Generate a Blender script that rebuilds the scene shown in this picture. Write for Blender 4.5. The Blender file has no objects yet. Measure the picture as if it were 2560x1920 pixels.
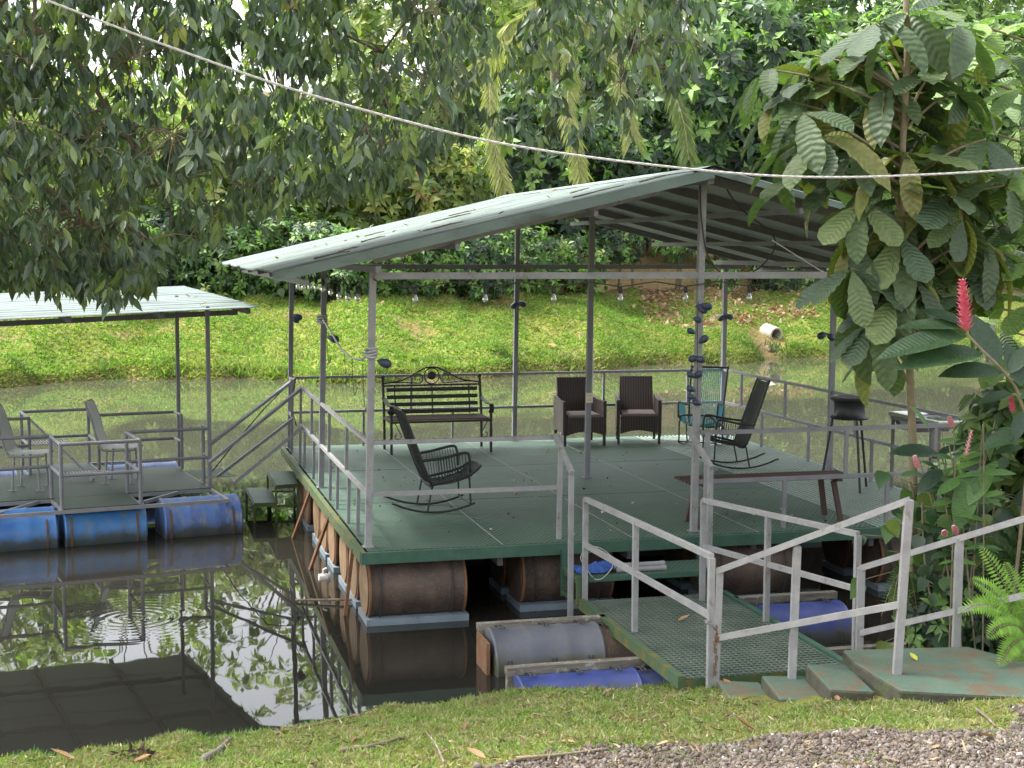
import bpy, math, random
import numpy as np
from mathutils import Vector, Matrix, noise

random.seed(7)
rng = np.random.default_rng(7)
sc = bpy.context.scene
col = sc.collection

# ------------------------------------------------------------------ camera
F, PITCH, ROLL, CZ = 3650.0, .0917, .003, 3.3
cam = bpy.data.objects.new('camera', bpy.data.cameras.new('camera'))
col.objects.link(cam)
cam.data.sensor_fit = 'HORIZONTAL'
cam.data.sensor_width = 36
cam.data.lens = F / 2560 * 36
cam.data.clip_start = .1
cam.data.clip_end = 600
_c, _s = math.cos(PITCH), math.sin(PITCH)
_up, _rt, _fw = Vector((0, _s, _c)), Vector((1, 0, 0)), Vector((0, _c, -_s))
_r = _rt * math.cos(ROLL) + _up * math.sin(ROLL)
_u = _up * math.cos(ROLL) - _rt * math.sin(ROLL)
_m = Matrix((( _r.x, _u.x, -_fw.x, 0), (_r.y, _u.y, -_fw.y, 0), (_r.z, _u.z, -_fw.z, CZ), (0, 0, 0, 1)))
cam.matrix_world = _m
sc.camera = cam

# ------------------------------------------------------------------ light
SUN_EL, SUN_AZ = math.radians(57), math.radians(-74)     # azimuth from +Y towards +X
world = bpy.data.worlds.new('World')
sc.world = world
world.use_nodes = True
wn = world.node_tree
wn.nodes.clear()
sky = wn.nodes.new('ShaderNodeTexSky')
sky.sky_type = 'NISHITA'
sky.sun_disc = False
sky.sun_elevation = SUN_EL
sky.sun_rotation = SUN_AZ
sky.air_density = 1.0
sky.dust_density = 4.0
sky.ozone_density = 1.0
hs = wn.nodes.new('ShaderNodeHueSaturation')
hs.inputs['Saturation'].default_value = .22
bg = wn.nodes.new('ShaderNodeBackground')
bg.inputs['Strength'].default_value = .15
wo = wn.nodes.new('ShaderNodeOutputWorld')
wn.links.new(sky.outputs[0], hs.inputs['Color'])
wn.links.new(hs.outputs[0], bg.inputs['Color'])
wn.links.new(bg.outputs[0], wo.inputs[0])
sl = bpy.data.lights.new('sun', 'SUN')
sl.energy = 2.0
sl.angle = math.radians(12)
sl.color = (1, .96, .9)
so = bpy.data.objects.new('sun', sl)
col.objects.link(so)
_d = Vector((math.sin(SUN_AZ) * math.cos(SUN_EL), math.cos(SUN_AZ) * math.cos(SUN_EL), math.sin(SUN_EL)))
so.rotation_euler = _d.to_track_quat('Z', 'Y').to_euler()
so.location = _d * 40
sc.view_settings.view_transform = 'Standard'
sc.view_settings.look = 'None'
sc.view_settings.exposure = 1.95
sc.view_settings.gamma = 1
sc.cycles.max_bounces = 6
sc.cycles.diffuse_bounces = 3
sc.cycles.glossy_bounces = 3
sc.cycles.transmission_bounces = 3
sc.cycles.transparent_max_bounces = 6
sc.cycles.use_denoising = True

# ------------------------------------------------------------------ helpers
def ray(px, py):
    a, b = px - 1280, py - 960
    cr, sr = math.cos(ROLL), math.sin(ROLL)
    x = (a * cr + b * sr) / F
    up = -(-a * sr + b * cr) / F
    return Vector((x, _c + up * _s, -_s + up * _c))

def on(px, py, z):
    d = ray(px, py)
    return Vector((0, 0, CZ)) + d * ((z - CZ) / d.z)

def at(px, py, Y):
    d = ray(px, py)
    return Vector((0, 0, CZ)) + d * (Y / d.y)

class Frame:
    """a thing's own axes: origin on the ground plan, turned about z"""
    def __init__(s, o, a):
        s.o, s.a = Vector((o[0], o[1], 0)), a
        s.c, s.s = math.cos(a), math.sin(a)
    def l(s, p):
        d = p - s.o
        return Vector((d.x * s.c + d.y * s.s, -d.x * s.s + d.y * s.c, p.z))
    def w(s, p):
        p = Vector(p)
        return Vector((s.o.x + p.x * s.c - p.y * s.s, s.o.y + p.x * s.s + p.y * s.c, p.z))

class MB:
    def __init__(s):
        s.v, s.f = [], []
    def add(s, vs, fs):
        n = len(s.v)
        s.v += [tuple(v) for v in vs]
        s.f += [tuple(i + n for i in f) for f in fs]
        return s
    def box(s, c, size, rot=None):
        x, y, z = size[0] / 2, size[1] / 2, size[2] / 2
        vs = [Vector(p) for p in ((-x,-y,-z),(x,-y,-z),(x,y,-z),(-x,y,-z),(-x,-y,z),(x,-y,z),(x,y,z),(-x,y,z))]
        if rot is not None:
            vs = [rot @ v for v in vs]
        c = Vector(c)
        return s.add([v + c for v in vs], [(0,3,2,1),(4,5,6,7),(0,1,5,4),(1,2,6,5),(2,3,7,6),(3,0,4,7)])
    def bar(s, p0, p1, w, h=None, up=None):
        p0, p1 = Vector(p0), Vector(p1)
        h = h or w
        a = (p1 - p0).normalized()
        if up is None:
            up = Vector((0, 1, 0)) if abs(a.z) > .9 else Vector((0, 0, 1))
        sd = a.cross(Vector(up)).normalized()
        u2 = sd.cross(a).normalized()
        vs = []
        for p in (p0, p1):
            for i, j in ((-1,-1),(1,-1),(1,1),(-1,1)):
                vs.append(p + sd * (i * w / 2) + u2 * (j * h / 2))
        return s.add(vs, [(0,1,2,3),(7,6,5,4),(0,4,5,1),(1,5,6,2),(2,6,7,3),(3,7,4,0)])
    def tube(s, pts, r, n=8, closed=False, r1=None):
        pts = [Vector(p) for p in pts]
        m = len(pts)
        rings, prev = [], None
        for i, p in enumerate(pts):
            if closed:
                t = pts[(i + 1) % m] - pts[i - 1]
            else:
                t = pts[min(i + 1, m - 1)] - pts[max(i - 1, 0)]
            t = t.normalized() if t.length > 1e-9 else Vector((0, 0, 1))
            if prev is None:
                x = t.orthogonal().normalized()
            else:
                x = prev - t * prev.dot(t)
                x = x.normalized() if x.length > 1e-6 else t.orthogonal().normalized()
            prev = x
            y = t.cross(x)
            rr = r if r1 is None else r + (r1 - r) * i / max(1, m - 1)
            rings.append([p + (x * math.cos(2 * math.pi * k / n) + y * math.sin(2 * math.pi * k / n)) * rr for k in range(n)])
        vs = [v for q in rings for v in q]
        fs = []
        for i in range(m if closed else m - 1):
            a, b = i * n, ((i + 1) % m) * n
            for k in range(n):
                k2 = (k + 1) % n
                fs.append((a + k, a + k2, b + k2, b + k))
        if not closed:
            fs.append(tuple(range(n - 1, -1, -1)))
            fs.append(tuple((m - 1) * n + k for k in range(n)))
        return s.add(vs, fs)
    def lathe(s, prof, n=24, M=None):
        """profile of (radius, height) turned about local z; M places it"""
        vs, fs = [], []
        for r, z in prof:
            for k in range(n):
                a = 2 * math.pi * k / n
                v = Vector((r * math.cos(a), r * math.sin(a), z))
                vs.append(M @ v if M is not None else v)
        for i in range(len(prof) - 1):
            for k in range(n):
                k2 = (k + 1) % n
                fs.append((i * n + k, i * n + k2, (i + 1) * n + k2, (i + 1) * n + k))
        fs.append(tuple(range(n - 1, -1, -1)))
        fs.append(tuple((len(prof) - 1) * n + k for k in range(n)))
        return s.add(vs, fs)
    def sheet(s, grid):
        """grid of points, rows x columns"""
        n, vs, fs = len(grid[0]), [], []
        for r in grid:
            vs += r
        for i in range(len(grid) - 1):
            for j in range(n - 1):
                fs.append((i * n + j, i * n + j + 1, (i + 1) * n + j + 1, (i + 1) * n + j))
        return s.add(vs, fs)
    def mesh(s, name, mat, smooth=False):
        me = bpy.data.meshes.new(name)
        me.from_pydata(s.v, [], s.f)
        me.validate()
        if smooth:
            me.polygons.foreach_set('use_smooth', [True] * len(me.polygons))
            if smooth == 'auto':
                try:
                    me.set_sharp_from_angle(angle=math.radians(40))
                except Exception:
                    pass
        if mat is not None:
            me.materials.append(mat)
        return me
    def build(s, name, mat, parent=None, smooth=False, kind=None):
        return put(name, s.mesh(name, mat, smooth), parent, kind)

def put(name, me, parent=None, kind=None, M=None):
    o = bpy.data.objects.new(name, me)
    col.objects.link(o)
    if parent is not None:
        o.parent = parent
    if M is not None:
        o.matrix_basis = M
    if kind:
        o['kind'] = kind
    return o

def tag(o, label=None, cat=None, group=None, kind=None):
    if label: o['label'] = label
    if cat: o['category'] = cat
    if group: o['group'] = group
    if kind: o['kind'] = kind
    return o

def thing(name, label, cat, loc=(0, 0, 0), rz=0, group=None):
    o = bpy.data.objects.new(name, None)
    o.empty_display_size = .2
    col.objects.link(o)
    o.location = loc
    o.rotation_euler = (0, 0, rz)
    return tag(o, label, cat, group)

def copy_tree(o, parent=None):
    c = o.copy()
    col.objects.link(c)
    c.parent = parent
    for ch in [x for x in bpy.data.objects if x.parent == o]:
        copy_tree(ch, c)
    return c

def lerp(a, b, t): return a + (b - a) * t

def catmull(pts, k=6):
    pts = [Vector(p) for p in pts]
    out = []
    for i in range(len(pts) - 1):
        p0, p1, p2, p3 = pts[max(i - 1, 0)], pts[i], pts[i + 1], pts[min(i + 2, len(pts) - 1)]
        for j in range(k):
            t = j / k
            out.append(.5 * ((2 * p1) + (p2 - p0) * t + (2 * p0 - 5 * p1 + 4 * p2 - p3) * t * t + (3 * p1 - p0 - 3 * p2 + p3) * t ** 3))
    out.append(pts[-1])
    return out

# ------------------------------------------------------------------ materials
def nmat(name):
    m = bpy.data.materials.new(name)
    m.use_nodes = True
    nt = m.node_tree
    return m, nt, nt.nodes['Principled BSDF'], nt.nodes.new, nt.links.new

def pmat(name, c1, c2=None, scale=4, rough=.5, rough2=None, metal=0, bump=0, bscale=None, stretch=(1, 1, 1), c3=None, c3at=.62, c3scale=9, spec=.5, c3stretch=(1, 1, 1), seed=0):
    m, nt, P, N, L = nmat(name)
    P.inputs['Roughness'].default_value = rough
    P.inputs['Metallic'].default_value = metal
    P.inputs['Specular IOR Level'].default_value = spec
    tc = N('ShaderNodeTexCoord')
    mp = N('ShaderNodeMapping')
    mp.inputs['Scale'].default_value = stretch
    mp.inputs['Location'].default_value = (seed, seed * .7, seed * .3)
    L(tc.outputs['Object'], mp.inputs[0])
    nz = N('ShaderNodeTexNoise')
    nz.inputs['Scale'].default_value = scale
    nz.inputs['Detail'].default_value = 6
    nz.inputs['Roughness'].default_value = .65
    L(mp.outputs[0], nz.inputs['Vector'])
    rp = N('ShaderNodeValToRGB')
    rp.color_ramp.elements[0].position = .32
    rp.color_ramp.elements[1].position = .7
    rp.color_ramp.elements[0].color = (*c1, 1)
    rp.color_ramp.elements[1].color = (*(c2 or c1), 1)
    L(nz.outputs[0], rp.inputs[0])
    out = rp.outputs[0]
    if c3 is not None:
        mp3 = N('ShaderNodeMapping')
        mp3.inputs['Scale'].default_value = c3stretch
        mp3.inputs['Location'].default_value = (3.1 + seed, 1.7, .4)
        L(tc.outputs['Object'], mp3.inputs[0])
        n3 = N('ShaderNodeTexNoise')
        n3.inputs['Scale'].default_value = c3scale
        n3.inputs['Detail'].default_value = 8
        n3.inputs['Roughness'].default_value = .7
        L(mp3.outputs[0], n3.inputs['Vector'])
        r3 = N('ShaderNodeValToRGB')
        r3.color_ramp.elements[0].position = c3at - .05
        r3.color_ramp.elements[1].position = c3at + .07
        r3.color_ramp.elements[0].color = (0, 0, 0, 1)
        r3.color_ramp.elements[1].color = (1, 1, 1, 1)
        L(n3.outputs[0], r3.inputs[0])
        mx = N('ShaderNodeMix')
        mx.data_type = 'RGBA'
        L(r3.outputs[0], mx.inputs[0])
        L(out, mx.inputs[6])
        mx.inputs[7].default_value = (*c3, 1)
        out = mx.outputs[2]
    L(out, P.inputs['Base Color'])
    if rough2 is not None:
        mr = N('ShaderNodeMapRange')
        mr.inputs['To Min'].default_value = rough
        mr.inputs['To Max'].default_value = rough2
        L(nz.outputs[0], mr.inputs[0])
        L(mr.outputs[0], P.inputs['Roughness'])
    if bump:
        nb = N('ShaderNodeTexNoise')
        nb.inputs['Scale'].default_value = bscale or scale * 6
        nb.inputs['Detail'].default_value = 4
        L(mp.outputs[0], nb.inputs['Vector'])
        b = N('ShaderNodeBump')
        b.inputs['Strength'].default_value = bump
        b.inputs['Distance'].default_value = .01
        L(nb.outputs[0], b.inputs['Height'])
        L(b.outputs[0], P.inputs['Normal'])
    return m

def leafmat(name, rough=.42, trans=.35, spec=.45, veins=0):
    """foliage: every leaf carries its own tint in the colour attribute"""
    m, nt, P, N, L = nmat(name)
    at_ = N('ShaderNodeAttribute')
    at_.attribute_name = 'tint'
    tc = N('ShaderNodeTexCoord')
    nz = N('ShaderNodeTexNoise')
    nz.inputs['Scale'].default_value = 14
    nz.inputs['Detail'].default_value = 3
    L(tc.outputs['Object'], nz.inputs['Vector'])
    mr = N('ShaderNodeMapRange')
    mr.inputs['From Min'].default_value = .3
    mr.inputs['From Max'].default_value = .7
    mr.inputs['To Min'].default_value = .78
    mr.inputs['To Max'].default_value = 1.18
    L(nz.outputs[0], mr.inputs[0])
    vm = N('ShaderNodeVectorMath')
    vm.operation = 'SCALE'
    L(at_.outputs['Color'], vm.inputs[0])
    L(mr.outputs[0], vm.inputs['Scale'])
    L(vm.outputs[0], P.inputs['Base Color'])
    P.inputs['Roughness'].default_value = rough
    P.inputs['Specular IOR Level'].default_value = spec
    tr = N('ShaderNodeBsdfTranslucent')
    v2 = N('ShaderNodeVectorMath')
    v2.operation = 'MULTIPLY'
    v2.inputs[1].default_value = (1.3, 1.7, .5)
    L(vm.outputs[0], v2.inputs[0])
    L(v2.outputs[0], tr.inputs['Color'])
    mx = N('ShaderNodeMixShader')
    mx.inputs[0].default_value = trans
    L(P.outputs[0], mx.inputs[1])
    L(tr.outputs[0], mx.inputs[2])
    L(mx.outputs[0], nt.nodes['Material Output'].inputs[0])
    return m

M_leaf = leafmat('leaf', .45, .4, .4)
M_glossleaf = leafmat('glossy_leaf', .33, .26, .55)
M_grass = leafmat('grass_blade', .6, .4, .2)
M_deadleaf = leafmat('dry_leaf', .7, .2, .2)

M_steel = pmat('grey_painted_steel', (.17, .168, .186), (.24, .236, .254), 6, .45, bump=.15, bscale=60, c3=(.1, .092, .088), c3at=.68, c3scale=14)
M_steelworn = pmat('weathered_grey_steel', (.23, .226, .228), (.34, .332, .332), 7, .5, bump=.3, bscale=60, c3=(.15, .115, .075), c3at=.63, c3scale=10, c3stretch=(1, 1, .5))
M_steeldark = pmat('dark_grey_steel', (.10, .10, .105), (.15, .15, .155), 6, .5, c3=(.06, .05, .045), c3at=.65)
M_green = pmat('green_painted_steel', (.03, .085, .058), (.055, .12, .082), 7, .5, bump=.2, bscale=50, c3=(.17, .15, .03), c3at=.66, c3scale=7)
M_moss = pmat('moss_edged_green_steel', (.035, .09, .05), (.08, .115, .045), 5, .6, bump=.3, bscale=40, c3=(.15, .115, .02), c3at=.54, c3scale=6)
M_rust = pmat('rusty_steel', (.13, .06, .03), (.23, .12, .055), 9, .8, bump=.4, bscale=50)
M_black = pmat('black_painted_steel', (.012, .012, .014), (.022, .022, .024), 8, .45)
M_bronze = pmat('dark_brown_steel', (.018, .014, .013), (.03, .024, .022), 8, .45)
M_maroon = pmat('maroon_brown_slat', (.055, .026, .024), (.09, .045, .04), 9, .5, stretch=(1, 8, 1))
M_concrete = pmat('mossy_painted_concrete', (.045, .085, .058), (.08, .125, .09), 2.2, .8, bump=.8, bscale=30, c3=(.10, .075, .045), c3at=.52, c3scale=4.5)
M_concside = pmat('rough_mossy_concrete', (.035, .035, .025), (.075, .07, .05), 7, .9, bump=.9, bscale=24, c3=(.06, .085, .02), c3at=.57, c3scale=6)
M_blue = pmat('faded_blue_plastic', (.025, .12, .38), (.07, .22, .50), 2.6, .45, bump=.1, bscale=30, c3=(.14, .19, .26), c3at=.6, c3scale=5, c3stretch=(2, 2, .8))
M_bluedeep = pmat('deep_blue_plastic', (.025, .04, .17), (.045, .065, .22), 3, .45, c3=(.11, .11, .1), c3at=.66, c3scale=6)
M_blue2 = pmat('sky_blue_plastic', (.03, .15, .42), (.08, .25, .52), 2.2, .5, bump=.1, bscale=30, c3=(.15, .19, .22), c3at=.56, c3scale=4, c3stretch=(2, 2, .8), seed=5)
M_blue3 = pmat('dull_blue_plastic', (.05, .12, .38), (.12, .22, .47), 2.2, .5, bump=.1, bscale=30, c3=(.24, .25, .28), c3at=.55, c3scale=4, c3stretch=(2, 2, .8), seed=9)
M_greyplastic = pmat('grey_blue_plastic', (.075, .08, .10), (.13, .135, .155), 3, .55, bump=.2, bscale=30, c3=(.13, .125, .07), c3at=.6, c3scale=9)
M_tar = pmat('black_weathered_drum', (.04, .03, .025), (.13, .085, .06), 3.2, .65, bump=.5, bscale=30, c3=(.2, .185, .13), c3at=.62, c3scale=9, c3stretch=(9, 9, 1.2))
def waterline(m, level=.10, c=(.075, .075, .04)):
    """a tide mark of algae where the float has sat in the pond"""
    nt = m.node_tree
    N, L = nt.nodes.new, nt.links.new
    P = nt.nodes['Principled BSDF']
    src = P.inputs['Base Color'].links[0].from_socket
    g = N('ShaderNodeNewGeometry')
    sx = N('ShaderNodeSeparateXYZ'); L(g.outputs['Position'], sx.inputs[0])
    nz = N('ShaderNodeTexNoise'); nz.inputs['Scale'].default_value = 7; nz.inputs['Detail'].default_value = 6; L(g.outputs['Position'], nz.inputs['Vector'])
    ad = N('ShaderNodeMath'); ad.operation = 'MULTIPLY_ADD'; L(nz.outputs[0], ad.inputs[0]); ad.inputs[1].default_value = -.22; L(sx.outputs[2], ad.inputs[2])
    mr = N('ShaderNodeMapRange'); mr.inputs['From Min'].default_value = level - .13; mr.inputs['From Max'].default_value = level - .05
    mr.inputs['To Min'].default_value = .85; mr.inputs['To Max'].default_value = 0; L(ad.outputs[0], mr.inputs[0])
    mx = N('ShaderNodeMix'); mx.data_type = 'RGBA'; L(mr.outputs[0], mx.inputs[0]); L(src, mx.inputs[6]); mx.inputs[7].default_value = (*c, 1)
    L(mx.outputs[2], P.inputs['Base Color'])
    return m
for _m in (M_blue, M_blue2, M_blue3, M_bluedeep, M_greyplastic): waterline(_m)
M_lid = pmat('rusty_orange_drum_lid', (.17, .10, .05), (.25, .165, .09), 5, .7, bump=.3, bscale=30, c3=(.2, .1, .04), c3at=.64)
M_foam = pmat('pale_blue_float', (.13, .17, .2), (.2, .25, .28), 5, .7, bump=.4, bscale=40, c3=(.12, .13, .12), c3at=.62)
M_timber = pmat('lichened_timber', (.10, .085, .06), (.24, .22, .18), 8, .9, bump=.8, bscale=40, stretch=(.4, 3, 3), c3=(.36, .36, .32), c3at=.6, c3scale=16)
M_rope = pmat('pale_rope', (.42, .41, .39), (.58, .57, .55), 60, .9, bump=.8, bscale=160)
M_cord = pmat('dark_cord', (.03, .03, .03), (.06, .055, .05), 20, .7)
M_white = pmat('white_plastic', (.7, .7, .68), (.8, .8, .78), 10, .4)
M_outlet = pmat('ivory_plastic', (.62, .55, .40), (.70, .63, .48), 10, .4)
M_balloon = pmat('slate_blue_rubber', (.035, .048, .085), (.055, .07, .115), 12, .42)
M_seat = pmat('grey_sheet_seat', (.40, .39, .41), (.52, .51, .53), 3, .38, c3=(.2, .19, .2), c3at=.68, c3scale=4)
M_chairframe = pmat('grey_tube_frame', (.2, .2, .21), (.28, .28, .29), 8, .45)
M_cyan = pmat('turquoise_cord', (.05, .30, .38), (.10, .42, .50), 20, .45)
M_blackcord = pmat('black_cord', (.012, .012, .013), (.025, .025, .026), 20, .4)
M_stainless = pmat('stainless_steel', (.5, .5, .5), (.62, .62, .62), 4, .22, metal=1)
M_bark = pmat('bark', (.10, .075, .045), (.2, .16, .11), 10, .9, bump=.8, bscale=30, stretch=(1, 1, .35), c3=(.3, .29, .25), c3at=.6, c3scale=12)
M_palebark = pmat('pale_thin_bark', (.16, .13, .075), (.26, .22, .14), 12, .85, bump=.6, bscale=40)
M_pipe = pmat('grey_concrete_pipe', (.36, .33, .27), (.48, .45, .38), 5, .85, bump=.4, bscale=30)
M_stone = pmat('grey_stone', (.15, .13, .10), (.3, .27, .23), 4, .9, bump=.7, bscale=20)
M_bulb = pmat('clear_glass_bulb', (.9, .88, .8), (.95, .93, .86), 10, .05)
M_bulb.node_tree.nodes['Principled BSDF'].inputs['Transmission Weight'].default_value = .85
M_greypipe = pmat('grey_pvc', (.2, .2, .2), (.28, .28, .28), 8, .5)
M_navy = pmat('blue_cloth', (.02, .06, .25), (.05, .14, .45), 20, .7, bump=.5)
M_brick = pmat('faded_pink_plaster', (.33, .17, .13), (.42, .24, .19), 3, .85)
M_pinkpetal = pmat('red_ginger_bract', (.66, .09, .17), (.8, .3, .36), 18, .45)
M_palepink = pmat('pale_pink_bract', (.74, .34, .38), (.80, .52, .52), 18, .45)
# ------------------------------------------------------------------ ground, water, banks
def fast_mesh(name, verts, faces, mat, tint=None, smooth=False):
    """verts (n,3), faces (m,k) arrays; tint (n,3) per vertex"""
    verts = np.asarray(verts, np.float32)
    faces = np.asarray(faces, np.int32)
    me = bpy.data.meshes.new(name)
    k = faces.shape[1]
    me.vertices.add(len(verts))
    me.vertices.foreach_set('co', verts.ravel())
    me.loops.add(faces.size)
    me.loops.foreach_set('vertex_index', faces.ravel())
    me.polygons.add(len(faces))
    me.polygons.foreach_set('loop_start', np.arange(0, faces.size, k, dtype=np.int32))
    me.polygons.foreach_set('loop_total', np.full(len(faces), k, np.int32))
    if smooth:
        me.polygons.foreach_set('use_smooth', np.ones(len(faces), bool))
    me.update(calc_edges=True)
    if tint is not None:
        a = me.attributes.new('tint', 'FLOAT_COLOR', 'POINT')
        c = np.ones((len(verts), 4), np.float32)
        c[:, :3] = tint
        a.data.foreach_set('color', c.ravel())
    me.materials.append(mat)
    return me

def terrain_mat(name, bump=.6):
    m, nt, P, N, L = nmat(name)
    a = N('ShaderNodeAttribute'); a.attribute_name = 'tint'
    tc = N('ShaderNodeTexCoord')
    nz = N('ShaderNodeTexNoise'); nz.inputs['Scale'].default_value = 9; nz.inputs['Detail'].default_value = 8
    L(tc.outputs['Object'], nz.inputs['Vector'])
    mr = N('ShaderNodeMapRange'); mr.inputs['From Min'].default_value = .3; mr.inputs['From Max'].default_value = .7
    mr.inputs['To Min'].default_value = .6; mr.inputs['To Max'].default_value = 1.35
    L(nz.outputs[0], mr.inputs[0])
    vm = N('ShaderNodeVectorMath'); vm.operation = 'SCALE'
    L(a.outputs['Color'], vm.inputs[0]); L(mr.outputs[0], vm.inputs['Scale'])
    L(vm.outputs[0], P.inputs['Base Color'])
    P.inputs['Roughness'].default_value = .95
    P.inputs['Specular IOR Level'].default_value = .15
    b = N('ShaderNodeBump'); b.inputs['Strength'].default_value = bump; b.inputs['Distance'].default_value = .03
    L(nz.outputs[0], b.inputs['Height']); L(b.outputs[0], P.inputs['Normal'])
    return m
M_terrain = terrain_mat('soil')

def fbm(x, y, s, seed=0):
    return noise.fractal(Vector((x * s + seed, y * s - seed, seed * .37)), .9, 2.1, 4)

SHX = [-40, -14, -9, -5, -3.24, -2.31, -1.15, -.64, -.11, .36, 1.27, 2.0, 2.7, 3.2, 4.2, 6, 9, 20, 40]
SHY = [-6, 3.2, 6.2, 8.3, 9.0, 9.35, 9.8, 10.09, 10.34, 10.51, 10.62, 10.45, 10.5, 10.9, 11.5, 12, 12.6, 15, 18]
def shore_y(x): return float(np.interp(x, SHX, SHY)) + .05 * math.sin(x * 5.1) + .03 * math.sin(x * 13.7) + .09 * noise.noise(Vector((x * 3.1, 7.7, 0))) + .05 * noise.noise(Vector((x * 11, 2.7, 0)))
def near_z(x, y):
    d = (shore_y(x) - y) * .9
    n = fbm(x, y, 1.3, 3) * .035
    if d < 0:
        return max(-1.2, .02 - 1.1 * -d)
    e = min(d / .16, 1)
    r = min(max((x - 1.0) / 1.4, 0), 1)
    return .02 + .09 * e + .15 * min(d, 2.2) + .19 * r * min(d / .8, 1) + n * e
GPX = [(1000, 1960), (1141, 1918), (1336, 1887), (1588, 1858), (1700, 1856), (1972, 1826), (2361, 1812), (2560, 1790)]
_gp = []
for _x, _y in GPX:
    _z = .4
    for _ in range(5):
        _p = on(_x, _y + 12, _z); _z = near_z(_p.x, _p.y)
    _gp.append(_p)
def gravel_y(x):
    if x < _gp[0].x: return -99
    return float(np.interp(x, [p.x for p in _gp], [p.y for p in _gp], right=_gp[-1].y + .3))

xs = np.concatenate([np.arange(-40, -8, 1.), np.arange(-8, 8, .09), np.arange(8, 41, 1.)])
ys = np.concatenate([np.arange(-12, 6.6, .6), np.arange(6.6, 13, .09), np.arange(13, 20, .5)])
V, T = [], []
for y in ys:
    for x in xs:
        V.append((x, y, near_z(x, y)))
        g = gravel_y(x) + .12 * fbm(x, y, 4, 9)
        t = .5 + .5 * fbm(x, y, 2.2, 5)
        if y < g:
            T.append((.20, .16, .13))
        elif y > shore_y(x) - .12:
            T.append((.07, .055, .03))
        else:
            T.append((.11 + .05 * t, .115 + .03 * t, .035))
nx, ny = len(xs), len(ys)
ii, jj = np.meshgrid(np.arange(ny - 1), np.arange(nx - 1), indexing='ij')
q = (ii * nx + jj).ravel()
FQ = np.stack([q, q + 1, q + nx + 1, q + nx], 1)
tag(put('ground', fast_mesh('ground', V, FQ, M_terrain, np.array(T), True)), kind='structure')

# far bank
FBX = [-60, -30, -12.2, -10.5, -9.3, -7.8, -5.6, -4.1, -2, .2, 2.1, 4, 6.3, 8.5, 11.1, 18, 30, 60]
FBY = [28, 31, 34.7, 36.5, 37, 37.1, 36.7, 35.8, 36.8, 38.3, 40, 42.1, 42.8, 44.6, 46.1, 49, 54, 60]
def far_shore(x): return float(np.interp(x, FBX, FBY)) + .25 * math.sin(x * 1.7) + .12 * math.sin(x * 4.3)
def far_z(x, y):
    d = y - far_shore(x)
    if d < 0: return max(-1.5, .8 * d)
    n = fbm(x, y, .3, 2) * .34 + fbm(x, y, 1.2, 4) * .09
    z = .12 * min(d / .25, 1) + 1.8 * min(d / 6.3, 1) ** .82
    if d > 9:
        z += min(.2 * (d - 9), 2.5)
        if d > 18: z += min((d - 18) * .3, 7)
    return z + n * min(d, 1)
def gouge(x, y): return math.exp(-((x - 7.9) / .55) ** 2 - ((y - 45.2) / 1.3) ** 2)
xs = np.concatenate([np.arange(-60, -17, 2.), np.arange(-17, 18, .2), np.arange(18, 62, 2.)])
ys = np.concatenate([np.arange(27, 33.5, 1.), np.arange(33.5, 54, .2), np.arange(54, 100, 1.5)])
V, T = [], []
for y in ys:
    for x in xs:
        d = y - far_shore(x)
        V.append((x, y, far_z(x, y) - .35 * gouge(x, y)))
        t = fbm(x, y, .6, 7)
        c = Vector((.15, .17, .035)) + Vector((.05, .02, .01)) * t
        dirt = 0
        if d < .25 + .25 * max(0, fbm(x, y, .8, 11)): dirt = .75
        if d > 6.0 + .8 * t: dirt = .8
        if 4.6 < x < 9.5 and d > 2.6 + .5 * t: dirt = max(dirt, .8 * min(1, max(0, t + .75)))
        dirt = max(dirt, gouge(x, y))
        if t > .45: dirt = max(dirt, .55)
        c = c.lerp(Vector((.16, .10, .06)), dirt)
        T.append(tuple(c))
nx, ny = len(xs), len(ys)
ii, jj = np.meshgrid(np.arange(ny - 1), np.arange(nx - 1), indexing='ij')
q = (ii * nx + jj).ravel()
FQ = np.stack([q, q + 1, q + nx + 1, q + nx], 1)
tag(put('far_bank', fast_mesh('far_bank', V, FQ, M_terrain, np.array(T), True)), kind='structure')

# water: murky pond, mirror-still, one set of rings where something broke the surface
RING = on(330, 1545, 0)
m, nt, P, N, L = nmat('pond_water')
P.inputs['Base Color'].default_value = (.05, .06, .03, 1)
P.inputs['Roughness'].default_value = .015
P.inputs['IOR'].default_value = 1.36
tc = N('ShaderNodeTexCoord')
mp = N('ShaderNodeMapping'); mp.inputs['Scale'].default_value = (1, .45, 1)
L(tc.outputs['Object'], mp.inputs[0])
n1 = N('ShaderNodeTexNoise'); n1.inputs['Scale'].default_value = 2.2; n1.inputs['Detail'].default_value = 2
L(mp.outputs[0], n1.inputs['Vector'])
dist = N('ShaderNodeVectorMath'); dist.operation = 'DISTANCE'
dist.inputs[1].default_value = (RING.x, RING.y, 0)
L(tc.outputs['Object'], dist.inputs[0])
def mth(op, a, b=None):
    k = N('ShaderNodeMath'); k.operation = op
    for i, v in enumerate((a, b)):
        if v is None: continue
        if isinstance(v, (int, float)): k.inputs[i].default_value = v
        else: L(v, k.inputs[i])
    return k.outputs[0]
sn = mth('SINE', mth('MULTIPLY', dist.outputs['Value'], 62))
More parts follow.
